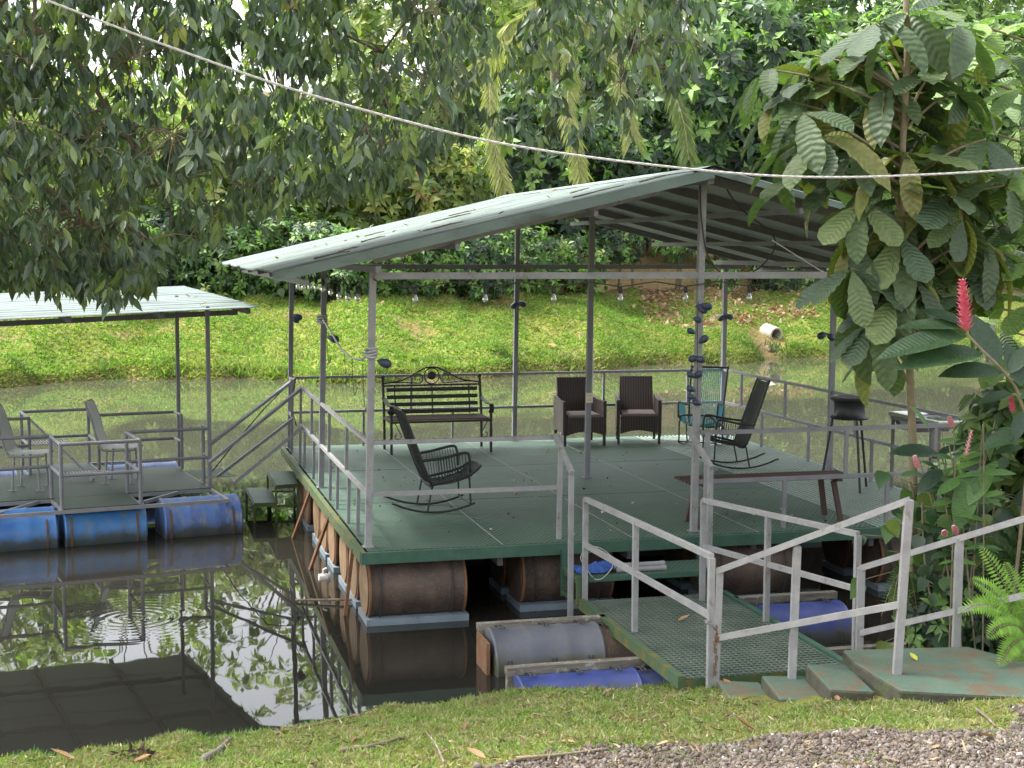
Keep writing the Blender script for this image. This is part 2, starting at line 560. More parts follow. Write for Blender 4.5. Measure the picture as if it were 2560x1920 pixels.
# base colour: milky green over the open pond, darker along the near shore
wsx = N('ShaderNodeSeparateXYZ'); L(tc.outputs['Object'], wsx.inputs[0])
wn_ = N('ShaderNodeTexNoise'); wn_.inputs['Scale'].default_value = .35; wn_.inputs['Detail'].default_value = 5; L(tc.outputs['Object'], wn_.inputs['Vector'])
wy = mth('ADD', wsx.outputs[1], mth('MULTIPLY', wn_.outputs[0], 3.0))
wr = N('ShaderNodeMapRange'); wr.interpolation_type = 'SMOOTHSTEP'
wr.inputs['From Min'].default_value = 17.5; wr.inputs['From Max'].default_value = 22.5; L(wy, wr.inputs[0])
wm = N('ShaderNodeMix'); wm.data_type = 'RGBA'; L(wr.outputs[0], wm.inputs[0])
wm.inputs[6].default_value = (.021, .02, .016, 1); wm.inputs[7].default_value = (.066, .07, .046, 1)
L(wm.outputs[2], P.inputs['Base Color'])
fa = mth('POWER', 2.718, mth('MULTIPLY', mth('MULTIPLY', dist.outputs['Value'], dist.outputs['Value']), -2.6))
ring = mth('MULTIPLY', mth('MULTIPLY', mth('MULTIPLY', sn, fa), .13), n1.outputs[0])
b = N('ShaderNodeBump'); b.inputs['Strength'].default_value = 1; b.inputs['Distance'].default_value = .0026
L(mth('ADD', mth('MULTIPLY', n1.outputs[0], .55), ring), b.inputs['Height'])
L(b.outputs[0], P.inputs['Normal'])
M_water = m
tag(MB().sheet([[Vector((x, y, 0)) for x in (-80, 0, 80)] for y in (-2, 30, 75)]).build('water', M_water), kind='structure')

# ------------------------------------------------------------------ floating pavilion
PV = Frame((-1.2676, 12.7262), .2542)
W, D, ZD, HP = 6.14, 6.65, .68, 2.42
ZB = ZD + HP
pav = thing('floating_pavilion', 'large open pavilion with green deck and corrugated gable roof floating on drums', 'pavilion', PV.o, PV.a)
def lean(u): return lerp(.055, .012, min(max(u / W, 0), 1))
def T3(u, v, z): return Vector((u + lean(u) * max(z - ZD, 0) / HP, v, z))
def pl(px, py, z): return PV.l(on(px, py, z))

# deck panels: ribbed green sheet
def ribbed(name, c1, c2, c3):
    m, nt, P, N, L = nmat(name)
    tc = N('ShaderNodeTexCoord')
    mp = N('ShaderNodeMapping'); mp.inputs['Rotation'].default_value = (0, 0, math.radians(34))
    L(tc.outputs['Object'], mp.inputs[0])
    wv = N('ShaderNodeTexWave'); wv.inputs['Scale'].default_value = 7.5; wv.inputs['Distortion'].default_value = .3
    L(mp.outputs[0], wv.inputs['Vector'])
    nz = N('ShaderNodeTexNoise'); nz.inputs['Scale'].default_value = 1.1; nz.inputs['Detail'].default_value = 8; nz.inputs['Roughness'].default_value = .65
    L(tc.outputs['Object'], nz.inputs['Vector'])
    n2 = N('ShaderNodeTexNoise'); n2.inputs['Scale'].default_value = 26; n2.inputs['Detail'].default_value = 4
    L(tc.outputs['Object'], n2.inputs['Vector'])
    rp = N('ShaderNodeValToRGB')
    rp.color_ramp.elements[0].position = .3; rp.color_ramp.elements[1].position = .72
    rp.color_ramp.elements[0].color = (*c1, 1); rp.color_ramp.elements[1].color = (*c2, 1)
    L(nz.outputs[0], rp.inputs[0])
    r2 = N('ShaderNodeValToRGB'); r2.color_ramp.elements[0].position = .6; r2.color_ramp.elements[1].position = .8
    r2.color_ramp.elements[0].color = (0, 0, 0, 1); r2.color_ramp.elements[1].color = (.6, .6, .6, 1)
    L(n2.outputs[0], r2.inputs[0])
    mx = N('ShaderNodeMix'); mx.data_type = 'RGBA'
    L(r2.outputs[0], mx.inputs[0]); L(rp.outputs[0], mx.inputs[6]); mx.inputs[7].default_value = (*c3, 1)
    mx2 = N('ShaderNodeMix'); mx2.data_type = 'RGBA'; mx2.blend_type = 'MULTIPLY'; mx2.inputs[0].default_value = 1
    mr = N('ShaderNodeMapRange'); mr.inputs['To Min'].default_value = .8; mr.inputs['To Max'].default_value = 1.12
    L(wv.outputs[0], mr.inputs[0]); L(mx.outputs[2], mx2.inputs[6]); L(mr.outputs[0], mx2.inputs[7])
    L(mx2.outputs[2], P.inputs['Base Color'])
    P.inputs['Roughness'].default_value = .55
    b = N('ShaderNodeBump'); b.inputs['Strength'].default_value = .7; b.inputs['Distance'].default_value = .006
    L(wv.outputs[0], b.inputs['Height']); L(b.outputs[0], P.inputs['Normal'])
    return m
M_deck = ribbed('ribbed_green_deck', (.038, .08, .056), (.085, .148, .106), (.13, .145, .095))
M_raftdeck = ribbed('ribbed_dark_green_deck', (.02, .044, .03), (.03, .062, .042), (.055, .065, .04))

U0, V0, V1, UG = -.08, -.24, D + .12, 4.86
us = [U0 + .05, 1.18, 2.41, 3.64, UG]
vs = [V0 + .045, 2.2, 4.45, V1 - .04]
for i in range(4):
    for j in range(3):
        g = .004
        z = ZD - .008 + random.uniform(-.0015, .0015)
        mb = MB().box(((us[i] + us[i + 1]) / 2, (vs[j] + vs[j + 1]) / 2, z), (us[i + 1] - us[i] - g, vs[j + 1] - vs[j] - g, .016))
        mb.build('deck_panel', M_deck, pav)
for u in us[1:4]:
    MB().box((u, (vs[0] + vs[-1]) / 2, ZD + .0005), (.008, vs[-1] - vs[0], .005)).build('weld_seam', M_steelworn, pav)
for v in vs[1:3]:
    MB().box(((us[0] + us[-1]) / 2, v, ZD + .0003), (us[-1] - us[0], .010, .004)).build('weld_seam', M_green, pav)
# open grating along the right side
mb = MB()
u = UG + .02
while u < W + .06:
    mb.box((u, (vs[0] + vs[-1]) / 2, ZD - .01), (.022, vs[-1] - vs[0], .018)); u += .06
v = vs[0]
while v < vs[-1]:
    mb.box(((UG + W + .06) / 2, v, ZD - .016), (W + .06 - UG, .008, .012)); v += .16
gr = mb.build('open_grating', pmat('pale_green_grating', (.26, .33, .29), (.36, .43, .38), 8, .4), pav, kind='stuff')
# perimeter frame
EZ = ZD - .052
MB().box(((U0 + W + .08) / 2, V0, EZ), (W + .16 + .04, .05, .1)).build('deck_edge', M_green, pav)
MB().box(((U0 + W + .08) / 2, V1, EZ), (W + .16 + .04, .05, .1)).build('deck_edge', M_green, pav)
MB().box((U0, (V0 + V1) / 2, EZ), (.05, V1 - V0 - .052, .1)).build('deck_edge', M_moss, pav)
MB().box((W + .08, (V0 + V1) / 2, EZ), (.05, V1 - V0 - .052, .1)).build('deck_edge', M_green, pav)
for v in (.55, 1.7, 2.9, 4.1, 5.3):
    MB().box((W / 2, v, ZD - .075), (W + .1, .05, .09)).build('deck_joist', M_steeldark, pav)
for u in (1.18, 2.41, 3.64, UG):
    MB().box((u, D / 2, ZD - .165), (.05, D + .2, .088)).build('deck_beam', M_steeldark, pav)

# posts
PW = .058
ZR0, SL = 3.295, .236          # roof line at u = 0 and its rise
def roof_z(u): return ZR0 + SL * (u if u <= W / 2 else W - u)
posts = {}
for i in range(3):
    for j in range(3):
        u, v = W * i / 2, D * j / 2
        top = (roof_z(W / 2) - .1) if i == 1 else ZB
        mt = M_steelworn if j == 0 else M_steel
        mb = MB().bar((u, v, ZD), T3(u, v, top), PW)
        mb.box((u, v, ZD + .004), (.1, .1, .008))
        posts[i, j] = mb.build('post', mt, pav)
# tie beams
def beam(a, b, w, h, mat, name='tie_beam'): return MB().bar(a, b, w, h).build(name, mat, pav)
for j in range(3):
    v = D * j / 2
    if j != 1:
        beam(T3(PW / 2, v, ZB - .03), T3(W / 2 - PW / 2, v, ZB - .03), .05, .06, M_steelworn if j == 0 else M_steel)
        beam(T3(W / 2 + PW / 2, v, ZB - .03), T3(W + .3, v, ZB - .03), .05, .06, M_steelworn if j == 0 else M_steel)
for i in (0, 2):
    u = W * i / 2
    beam(T3(u, -.3, ZB + .03), T3(u, D + .3, ZB + .03), .05, .058, M_steel)
# rafters and purlins
for v in (0, D / 5, D * 2 / 5, D * 3 / 5, D * 4 / 5, D):
    w = M_steel if v == 0 else M_steeldark
    beam((-.72, v, roof_z(-.72) - .055), (W / 2 - .03, v, roof_z(W / 2) - .055), .05, .07, w, 'rafter')
    beam((W + .85, v, roof_z(W + .85) - .06), (W / 2 + .03, v, roof_z(W / 2) - .055), .05, .08, M_steeldark, 'rafter')
for u in (-.55, .75, 2.0, W / 2 + .9, W / 2 + 2.1, W + .6):
    beam((u, -.28, roof_z(u) - .145), (u, D + .3, roof_z(u) - .145), .04, .05, M_steel, 'purlin')
beam((W / 2, -.3, roof_z(W / 2) - .085), (W / 2, D + .3, roof_z(W / 2) - .085), .06, .08, M_steel, 'ridge_beam')

# corrugated sheets, one by one
def roofmat(name, c1, c2, dirt):
    m = pmat(name, c1, c2, 2.2, .5, .7, c3=dirt, c3at=.54, c3scale=2.6, c3stretch=(.35, 3.2, 1), bump=.12, bscale=20, spec=.3)
    # valley dirt, plus rib and lap shading painted in as dark bands
    nt = m.node_tree
    N, L = nt.nodes.new, nt.links.new
    P = nt.nodes['Principled BSDF']
    src = P.inputs['Base Color'].links[0].from_socket
    a = N('ShaderNodeAttribute'); a.attribute_name = 'grime_and_shade'
    nz = N('ShaderNodeTexNoise'); nz.inputs['Scale'].default_value = 1.7; nz.inputs['Detail'].default_value = 6
    tc = N('ShaderNodeTexCoord'); L(tc.outputs['Object'], nz.inputs['Vector'])
    mr = N('ShaderNodeMapRange'); mr.inputs['From Min'].default_value = .2; mr.inputs['From Max'].default_value = .5; L(nz.outputs[0], mr.inputs[0])
    mu = N('ShaderNodeMath'); mu.operation = 'MULTIPLY'; L(a.outputs['Fac'], mu.inputs[0]); L(mr.outputs[0], mu.inputs[1])
    mx = N('ShaderNodeMix'); mx.data_type = 'RGBA'
    L(mu.outputs[0], mx.inputs[0]); L(src, mx.inputs[6]); mx.inputs[7].default_value = (dirt[0] * .42, dirt[1] * .45, dirt[2] * .44, 1)
    # lighter underside colour, standing in for light bounced up from the water
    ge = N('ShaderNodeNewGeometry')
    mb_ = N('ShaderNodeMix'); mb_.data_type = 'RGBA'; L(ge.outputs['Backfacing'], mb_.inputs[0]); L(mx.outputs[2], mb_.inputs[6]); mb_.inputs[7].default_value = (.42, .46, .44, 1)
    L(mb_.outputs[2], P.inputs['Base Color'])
    return m
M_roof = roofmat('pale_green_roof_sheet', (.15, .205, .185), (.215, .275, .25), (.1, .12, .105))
def corrugated(n_period, period, amp, length, k=4):
    """unit sheet: waves across y, length along x, two-sided shell"""
    return [(i * period / k, amp * math.sin(2 * math.pi * i / k)) for i in range(int(n_period * k) + 1)]
def roof_sheet(parent, P0, dirx, diry, nrm, length, wave, mat, lift=0):
    a, b = Vector(P0), Vector(dirx)
    cols = []
    if Vector(dirx).cross(Vector(diry)).dot(Vector(nrm)) < 0:
        a, b = a + b * length, -b
    for y, h in wave:
        cols.append([a + Vector(diry) * y + b * s * length + Vector(nrm) * (h + lift) for s in (0, .33, .66, 1)])
    ob = MB().sheet(cols).build('roof_sheet', mat, parent, smooth=True)
    at_ = ob.data.attributes.new('grime_and_shade', 'FLOAT', 'POINT')
    g = []
    for i, (y, h) in enumerate(wave):
        q = .95 if (i // 4) % 3 == 0 else .45 if h < -.004 else 0
        g += [q * random.uniform(.8, 1)] * 4
    at_.data.foreach_set('value', g)
    return ob
VA, VB, NS = -.36, D + .42, 9
pw = (VB - VA) / NS
ang = math.atan(SL)
for side in (-1, 1):
    if side < 0:
        ue, L_ = -.84, (W / 2 + .84)
        base = lambda v: (ue, v, roof_z(ue) + .012)
        dx = Vector((math.cos(ang), 0, math.sin(ang))); nr = Vector((-math.sin(ang), 0, math.cos(ang)))
    else:
        ue, L_ = W + .95, (W / 2 + .95)
        base = lambda v: (ue, v, roof_z(ue) + .012)
        dx = Vector((-math.cos(ang), 0, math.sin(ang))); nr = Vector((math.sin(ang), 0, math.cos(ang)))
    for k in range(NS):
        wave = corrugated((pw + .07) / .076, .076, .012, 1)
        off = random.uniform(-.03, .03)
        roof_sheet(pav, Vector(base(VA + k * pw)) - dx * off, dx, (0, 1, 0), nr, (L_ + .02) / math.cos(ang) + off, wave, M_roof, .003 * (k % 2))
# ridge cap
cap = MB()
z = roof_z(W / 2) + .035
cap.sheet([[Vector((W / 2 - .19, v, z - .05)), Vector((W / 2 - .02, v, z)), Vector((W / 2 + .02, v, z)), Vector((W / 2 + .19, v, z - .05))] for v in (VA - .03, D / 2, VB + .02)])
cap.build('ridge_cap', M_roof, pav)
# pale flashing below the front rake on the left
a, b = (.05, -.05, roof_z(.05) - .075), (W / 2 - .4, -.05, roof_z(W / 2 - .4) - .075)
MB().bar(a, b, .012, .1).build('rake_flashing', M_steelworn, pav)

MB().bar((-.84, VA - .008, roof_z(-.84) - .035), (W / 2, VA - .008, roof_z(W / 2) - .035), .012, .085).build('rake_flashing', M_roof, pav)
MB().bar((W + .95, VA - .008, roof_z(W + .95) - .02), (W / 2, VA - .008, roof_z(W / 2) - .02), .012, .05).build('rake_flashing', M_roof, pav)
# railings
ZT, ZM = ZD + .93, ZD + .47
RW = .034
def rail(a, b, mat=M_steel, w=RW, name='rail'): return MB().bar(a, b, w).build(name, mat, pav)
# left side, open at the back for the stair
ye = 5.33
for z in (ZT, ZM):
    rail(T3(-.01, PW / 2, z), T3(-.01, D / 2 - .03, z), M_steelworn)
    rail(T3(-.01, D / 2 + .03, z), T3(-.01, ye + .02, z))
    rail(T3(-.01, D - .03, z), T3(-.02, D - .42, z))
rail(T3(-.02, D - .43, ZD), T3(-.02, D - .43, ZT), name='baluster')
for v, lo, hi in ((ye, ZD, ZT), (4.85, ZD, ZM), (4.2, ZM, ZT), (3.95, ZD, ZM), (2.65, ZM, ZT), (2.5, ZD, ZM), (1.95, ZD, ZM), (1.35, ZM, ZT), (1.15, ZD, ZM), (.55, ZD, ZM)):
    rail(T3(-.01, v, lo), T3(-.01, v, hi - RW / 2), M_steel, .03, 'baluster')
# back
for z in (ZT, ZM):
    rail(T3(.03, D, z), T3(W / 2 - .03, D, z)); rail(T3(W / 2 + .03, D, z), T3(W - .03, D, z))
for u, lo, hi in ((1.62, ZM, ZT), (.98, ZD, ZM), (2.2, ZD, ZM), (4.35, ZM, ZT), (3.75, ZD, ZM), (5.2, ZD, ZM), (5.6, ZM, ZT)):
    rail(T3(u, D, lo), T3(u, D, hi - RW / 2), M_steel, .03, 'baluster')
# right
for z in (ZT, ZM):
    rail(T3(W, .03, z), T3(W, D / 2 - .03, z)); rail(T3(W, D / 2 + .03, z), T3(W, D - .03, z))
for v, lo, hi in ((.8, ZD, ZM), (1.4, ZM, ZT), (2.3, ZD, ZM), (2.7, ZM, ZT), (3.9, ZD, ZM), (4.6, ZM, ZT), (5.3, ZD, ZM), (6.0, ZM, ZT)):
    rail(T3(W, v, lo), T3(W, v, hi - RW / 2), M_steel, .03, 'baluster')
# front left
ug = 1.74
for z in (ZT, ZM):
    rail(T3(.03, -.03, z), T3(ug - .018, -.03, z), M_steelworn, .038)
rail((ug, -.05, ZD - .03), T3(ug, -.05, ZT + .02), M_steelworn, .04, 'baluster')
# front right
for z in (ZT, ZM):
    rail(T3(W / 2 + .03, -.03, z), T3(W - .03, -.03, z), M_steel, .038)
rail((3.14, -.11, ZD + .03), T3(3.14, -.11, ZT + .01), M_steelworn, .04, 'baluster')
for u, lo, hi in ((4.6, ZM, ZT), (3.97, ZD, ZM), (5.55, ZM, ZT), (5.05, ZD, ZM)):
    rail(T3(u, -.03, lo), T3(u, -.03, hi - .02), M_steel, .034, 'baluster')

# front step hung below the deck
mb = MB()
for u in (1.72, 3.02):
    MB().box((u, V0 - .05, .42), (.05, .05, .42)).build('step_post', M_green, pav)
    MB().box((u, V0 - .5, .36), (.04, .04, .26)).build('step_post', M_moss, pav)
    MB().box((u, V0 - .28, .44), (.045, .42, .04)).build('step_rail', M_moss, pav)
    MB().box((u, V0 - .28, .25), (.045, .42, .04)).build('step_rail', M_moss, pav)
MB().box((2.37, V0 - .28, .468), (1.36, .44, .016)).build('step_tread', M_deck, pav)
MB().box((2.37, V0 - .507, .45), (1.26, .012, .04)).build('step_nosing', M_green, pav)

# side steps towards the small raft
for cs, z in (([(669, 1178), (735, 1178), (744.6, 1209), (690, 1213)], .46), ([(616, 1219), (675, 1219), (690, 1256), (636, 1258)], .24)):
    q = [pl(x, y, z) for x, y in cs]
    mb = MB().add([v + Vector((0, 0, dz)) for dz in (-.014, 0) for v in q], [(0, 1, 2, 3), (7, 6, 5, 4), (0, 4, 5, 1), (1, 5, 6, 2), (2, 6, 7, 3), (3, 7, 4, 0)])
    mb.build('side_tread', M_deck, pav)
    for i in range(4):
        a_, b_ = q[i] - Vector((0, 0, .032)), q[(i + 1) % 4] - Vector((0, 0, .032))
        MB().bar(a_, b_, .028, .03).build('side_tread_rail', M_moss, pav)
        MB().bar(q[i] - Vector((0, 0, .05)), Vector((q[i].x, q[i].y, -.3)), .028).build('side_step_leg', M_moss, pav)
        if z > .3: MB().bar(Vector((q[i].x, q[i].y, .2)), Vector((q[(i + 1) % 4].x, q[(i + 1) % 4].y, .2)), .022).build('side_step_brace', M_moss, pav)
# sloping handrails down to the raft
C4 = lambda x, y, z: pl(x * .3888, 640 + y * .3888, z)
for (a, za, b, zb) in (((1895, 790), ZT, (1345, 1215), .95), ((1940, 850), ZT, (1345, 1330), .84), ((1885, 1045), ZM, (1395, 1420), .46), ((1940, 1105), ZM, (1495, 1470), .44)):
    rail(C4(*a, za), C4(*b, zb), M_steel, .036, 'stair_rail')
MB().tube([C4(1880, 800, ZT), C4(1700, 980, 1.35), C4(1520, 1190, .95), C4(1355, 1395, .5)], .008, 6).build('stay_cable', M_cord, pav)
MB().tube([C4(1900, 790, ZT + .01), C4(1885, 900, 1.35), C4(1880, 1000, 1.15), C4(1905, 1090, .98)], .009, 6).build('stay_cable', M_cord, pav)

# drums under the deck
def drum_mesh(name, mat, R=.287, Ln=.88):
    pr = []
    h = Ln / 2
    for x, r in ((-h, R - .03), (-h, R), (-h + .015, R + .008), (-h + .03, R - .002), (-h / 3 - .03, R), (-h / 3, R + .008), (-h / 3 + .03, R), (h / 3 - .03, R), (h / 3, R + .008), (h / 3 + .03, R), (h - .03, R - .002), (h - .015, R + .008), (h, R), (h, R - .03)):
        pr.append((r, x))
    return MB().lathe(pr, 28, Matrix.Rotation(math.pi / 2, 4, 'Y')).mesh(name, mat, 'auto')
def lid_mesh(mat, R=.258):
    return MB().lathe([(R, -.004), (R, .004), (R * .96, .006), (R * .9, .002)], 24, Matrix.Rotation(math.pi / 2, 4, 'Y')).mesh('drum_lid', mat)
ME_tar, ME_lid = drum_mesh('drum', M_tar), lid_mesh(M_lid)
ME_darklid = lid_mesh(M_tar)
ME_rim = MB().lathe([(.287, -.012), (.301, -.010), (.301, .010), (.287, .012)], 28, Matrix.Rotation(math.pi / 2, 4, 'Y')).mesh('drum_rim', M_rust, 'auto')
def pav_drum(u, v, z=.305, lid=ME_lid, label=None, foam=True):
    o = put('float_drum', ME_tar, pav, M=Matrix.Translation((u, v, z)) @ Matrix.Rotation(random.uniform(0, 6), 4, 'X'))
    put('drum_lid', lid, o, M=Matrix.Translation((-.442, 0, 0)))
    put('drum_lid', lid, o, M=Matrix.Translation((.442, 0, 0)))
    for q in (-.428, .428): put('drum_rim', ME_rim, o, M=Matrix.Translation((q, 0, 0)))
    mb = MB()
    for du in (-.33, .31):
        pts = [(u + du, v + .302 * math.cos(t), z + .302 * math.sin(t)) for t in np.linspace(math.radians(60), math.radians(-240), 22)]
        MB().tube([p for p in pts], .008, 5).build('strap', M_cord, pav)
    if foam:
        MB().box((u, v - .02, z - .30), (.92, .5, .12)).build('foam_float', M_foam, pav)
for k, v in enumerate((.12, .78, 1.44, 2.3, 2.96, 3.62, 4.6, 5.3)):
    pav_drum(.42, v, .305 + random.uniform(-.01, .01))
for v in (.3, 1.0, 2.6, 4.6): pav_drum(1.86, v, .30, ME_darklid)
for v in (.1, .78, 2.6, 4.6): pav_drum(3.62, v, .30, ME_darklid)
for v in (.25, .95, 2.6, 4.6): pav_drum(5.45, v, .30, ME_darklid)
# props from the deck edge down to the water
for (a, b) in (((-.1, .25, ZD - .06), (-.2, .32, -.3)), ((-.1, 1.9, ZD - .06), (-.3, 2.4, -.2)), ((-.1, 3.5, ZD - .06), (-.3, 4.1, -.2))):
    MB().bar(a, b, .03).build('diagonal_prop', M_rust, pav)

# power outlet on the centre post
c = T3(W / 2 - .0, D / 2 - PW / 2 - .012, ZD + .93)
ot = MB().box(c, (.075, .02, .115)).build('power_outlet', M_outlet, pav)
for dz in (-.027, .027):
    for dx in (-.009, .009):
        MB().box((c.x + dx, c.y - .011, c.z + dz), (.004, .003, .012)).build('socket_slot', M_black, ot)
MB().tube([c + Vector((.045, .02, 0)), c + Vector((.045, .03, .8)), c + Vector((.04, .03, 2.2))], .006, 6).build('conduit', M_white, pav)

# ------------------------------------------------------------------ gangway
gang = thing('gangway', 'green mesh gangway on drums leading from the bank to the deck', 'gangway', PV.o, PV.a)
GU0, GU1, GV0, GV1, GZ = 1.71, 3.02, -.86, -3.22, .30
mb = MB()
n = 42
for k in range(n):
    v = lerp(GV0, GV1, (k + .5) / n)
    mb.box(((GU0 + GU1) / 2, v, GZ - .006), (GU1 - GU0 - .08, .016, .010))
u = GU0 + .05
while u < GU1 - .03:
    mb.box((u, (GV0 + GV1) / 2, GZ - .008), (.006, GV0 - GV1, .010)); u += .045
mb.build('mesh_walkway', pmat('worn_grey_green_mesh', (.075, .11, .082), (.16, .19, .15), 3, .5, c3=(.34, .35, .31), c3at=.66, c3scale=20), gang, kind='stuff')
MB().box((GU0, (GV0 + GV1) / 2, GZ - .03), (.05, GV0 - GV1, .09)).build('side_beam', M_moss, gang)
MB().box((GU1, (GV0 + GV1) / 2, GZ - .03), (.05, GV0 - GV1, .09)).build('side_beam', M_green, gang)
for v in np.linspace(GV0 - .03, GV1 + .03, 5):
    MB().box(((GU0 + GU1) / 2, v, GZ - .05), (GU1 - GU0 - .052, .045, .06)).build('cross_beam', M_moss, gang)
def grail(a, b, w=.04, name='rail', mat=M_steelworn): return MB().bar(a, b, w).build(name, mat, gang)
for a, b in ((pl(1462, 1496, GZ), pl(1774, 1711, GZ - .03)), (pl(1755, 1500, GZ), pl(2138, 1622, GZ))):
    up_ = lambda p, h: Vector((p.x, p.y, GZ + h))
    grail(up_(a, .87), up_(b, .88)); grail(up_(a, .47), up_(b, .46))
    for t in (0, .45, 1):
        p = a.lerp(b, t)
        grail(up_(p, -.1), up_(p, .87), .042, 'post')
END_POST = pl(1774, 1711, GZ - .03)
# tall newels at the deck end with slanting grips up to the deck rail
for uu in (GU0 - .04, GU1 - .06):
    grail((uu, GV0 + .2, .1), (uu, GV0 + .2, 1.36), .042, 'newel')
    grail((uu, GV0 + .17, 1.38), (uu + .03, -.06, ZT + .02), .04, 'grip')
# drums across, under the walkway
ME_gb, ME_bd = drum_mesh('drum', M_greyplastic, .285, .9), drum_mesh('drum', M_bluedeep, .285, .92)
def gang_drum(u, v, z, me, rot=0, beam_mat=M_timber, lid=None):
    o = put('float_drum', me, gang, M=Matrix.Translation((u, v, z)) @ Matrix.Rotation(rot, 4, 'Z') @ Matrix.Rotation(random.uniform(0, 6), 4, 'X'))
    mb = MB()
    for du in (-.36, 0, .3):
        for q in (0, .03):
            pts = [(u + du + q, v + .306 * math.cos(t), z + .306 * math.sin(t)) for t in np.linspace(math.radians(100), math.radians(-200), 20)]
            MB().tube(pts, .006, 5).build('lashing', M_cord, gang)
    return o
gang_drum(GU0 - .56, -1.62, .02, ME_gb)
gang_drum(GU0 - .56, -2.55, -.10, ME_bd)
gang_drum(GU0 + .3, -1.62, -.02, ME_tar)
gang_drum(GU0 + .3, -2.55, -.12, ME_bd)
gang_drum(GU1 + .42, -1.35, .0, ME_bd)
gang_drum(GU1 + .5, -2.55, -.12, ME_bd)
for (u0, u1, v) in ((GU0 - 1.06, GU0 + .02, -1.45), (GU0 - 1.06, GU0 + .02, -2.38), (GU1, GU1 + .95, -1.12), (GU1, GU1 + 1.1, -2.5)):
    MB().box(((u0 + u1) / 2, v, .285 if v > -2 else .19), (u1 - u0, .075, .06)).build('timber_outrigger', M_timber, gang)
for (u, v, zc) in ((GU0 - 1.03, -1.47, .12), (GU0 - 1.03, -2.4, .04)):
    MB().box((u, v, zc), (.06, .06, .30)).build('timber_upright', M_timber, gang)
MB().box((GU0 - 1.06, -1.66, .12), (.03, .34, .26)).build('end_board', M_rust, gang)

# chain and padlock on the shore post
ch = thing('chain', 'rusty chain with a padlock hanging on the shore end gangway post', 'chain', PV.w((END_POST.x, END_POST.y, .3)), PV.a)
for k in range(13):
    c = Vector((.028 + .006 * math.sin(k), -.03, .38 - k * .027))
    R = Matrix.Rotation(math.pi / 2 * (k % 2), 3, 'Z')
    pts = [c + R @ Vector((.009 * math.cos(t), 0, .018 * math.sin(t))) for t in np.linspace(0, 2 * math.pi, 9)[:-1]]
    MB().tube(pts, .0035, 5, closed=True).build('link', M_rust, ch)
for k in range(10):
    t = k / 10 * 2 * math.pi
    c = Vector((.034 * math.cos(t), .034 * math.sin(t), .40 - .02 * math.cos(t)))
    R = Matrix.Rotation(t + math.pi / 2 * (k % 2), 3, 'Z')
    pts = [c + R @ Vector((.015 * math.cos(s), 0, .008 * math.sin(s))) for s in np.linspace(0, 2 * math.pi, 9)[:-1]]
    MB().tube(pts, .0035, 5, closed=True).build('link', M_steel, ch)
MB().box((.05, -.035, .30), (.035, .014, .04)).build('padlock', M_rust, ch)

# ------------------------------------------------------------------ concrete landing, steps and bank handrails
pad = thing('concrete_landing', 'mossy green painted concrete landing with steps going down to the gangway', 'steps', (2.3, 9.3, .3))
def slab(poly, z0, z1, name, top=M_concrete, side=M_concside):
    o = Vector((2.3, 9.3, .3))
    n = len(poly)
    vs = [Vector((x, y, z0)) - o for x, y in poly] + [Vector((x, y, z1)) - o for x, y in poly]
    me = bpy.data.meshes.new(name)
    me.from_pydata([tuple(v) for v in vs], [], [tuple(range(n, 2 * n))] + [(i, (i + 1) % n, n + (i + 1) % n, n + i) for i in range(n)])
    me.materials.append(top); me.materials.append(side)
    for p in me.polygons: p.material_index = 0 if p.index == 0 else 1
    ob = put(name, me, pad)
    bv = ob.modifiers.new('bevel', 'BEVEL'); bv.width = .018; bv.segments = 2
    return ob
slab([(2.40, 8.80), (3.2, 8.66), (4.2, 8.55), (6.0, 8.4), (6.0, 9.1), (3.75, 9.2), (3.45, 9.35), (3.14, 9.82), (2.25, 9.72), (2.26, 9.4)], .1, .60, 'landing_slab')
slab([(2.02, 9.05), (2.30, 9.0), (2.26, 9.62), (1.98, 9.62)], .1, .53, 'step')
slab([(1.73, 9.2), (2.04, 9.15), (2.0, 9.72), (1.7, 9.72)], .05, .42, 'step')
slab([(1.45, 9.35), (1.75, 9.3), (1.72, 9.85), (1.42, 9.9)], .05, .335, 'step')

def bank_rail(name, label, posts_, tops, mids, w=.05):
    t = thing(name, label, 'handrail', (posts_[0][0].x, posts_[0][0].y, posts_[0][0].z))
    o = posts_[0][0]
    for a, b in posts_: MB().bar(a - o, b - o, w).build('post', M_steelworn, t)
    for a, b in tops: MB().bar(a - o, b - o, w * .85).build('rail', M_steelworn, t)
    for a, b in mids: MB().bar(a - o, b - o, w * .85).build('rail', M_steelworn, t)
    return t
def up_to(p, py_px):
    """the point above base p that the photograph shows at image row py"""
    px = 1280 + F * p.x / p.y
    return Vector((p.x, p.y, at(px, py_px, p.y).z))
n0, n1, n2 = on(1787, 1710, .27), on(1978, 1717, .36), on(2236, 1722, .5)
n0.y -= .0
t0, t1, t2 = up_to(n0, 1428), up_to(n1, 1366), up_to(n2, 1250)
t0.x += .02; t1.x += .02; t2.x += .06
tt = Vector((t2.x, t2.y, t2.z))
bank_rail('bank_handrail', 'weathered grey handrail climbing the steps, nearest the camera', [(n0 - Vector((0, 0, .1)), t0), (n1 - Vector((0, 0, .1)), t1), (n2 - Vector((0, 0, .2)), t2)],
          [(t0 - Vector((.02, 0, 0)), tt)], [(lerp(n0, t0, .41), lerp(n2, t2, .45))])
MB_o = pad
MB().bar(Vector((2.46, 9.0, .43)) - Vector((2.3, 9.3, .3)), Vector((1.95, 9.12, .33)) - Vector((2.3, 9.3, .3)), .03, .07).build('form_plate', M_rust, pad)
f0, f1 = on(2148, 1622, .4), on(2390, 1614, .6)
f2 = f1 + (f1 - f0) * 1.0; f2.z = .62
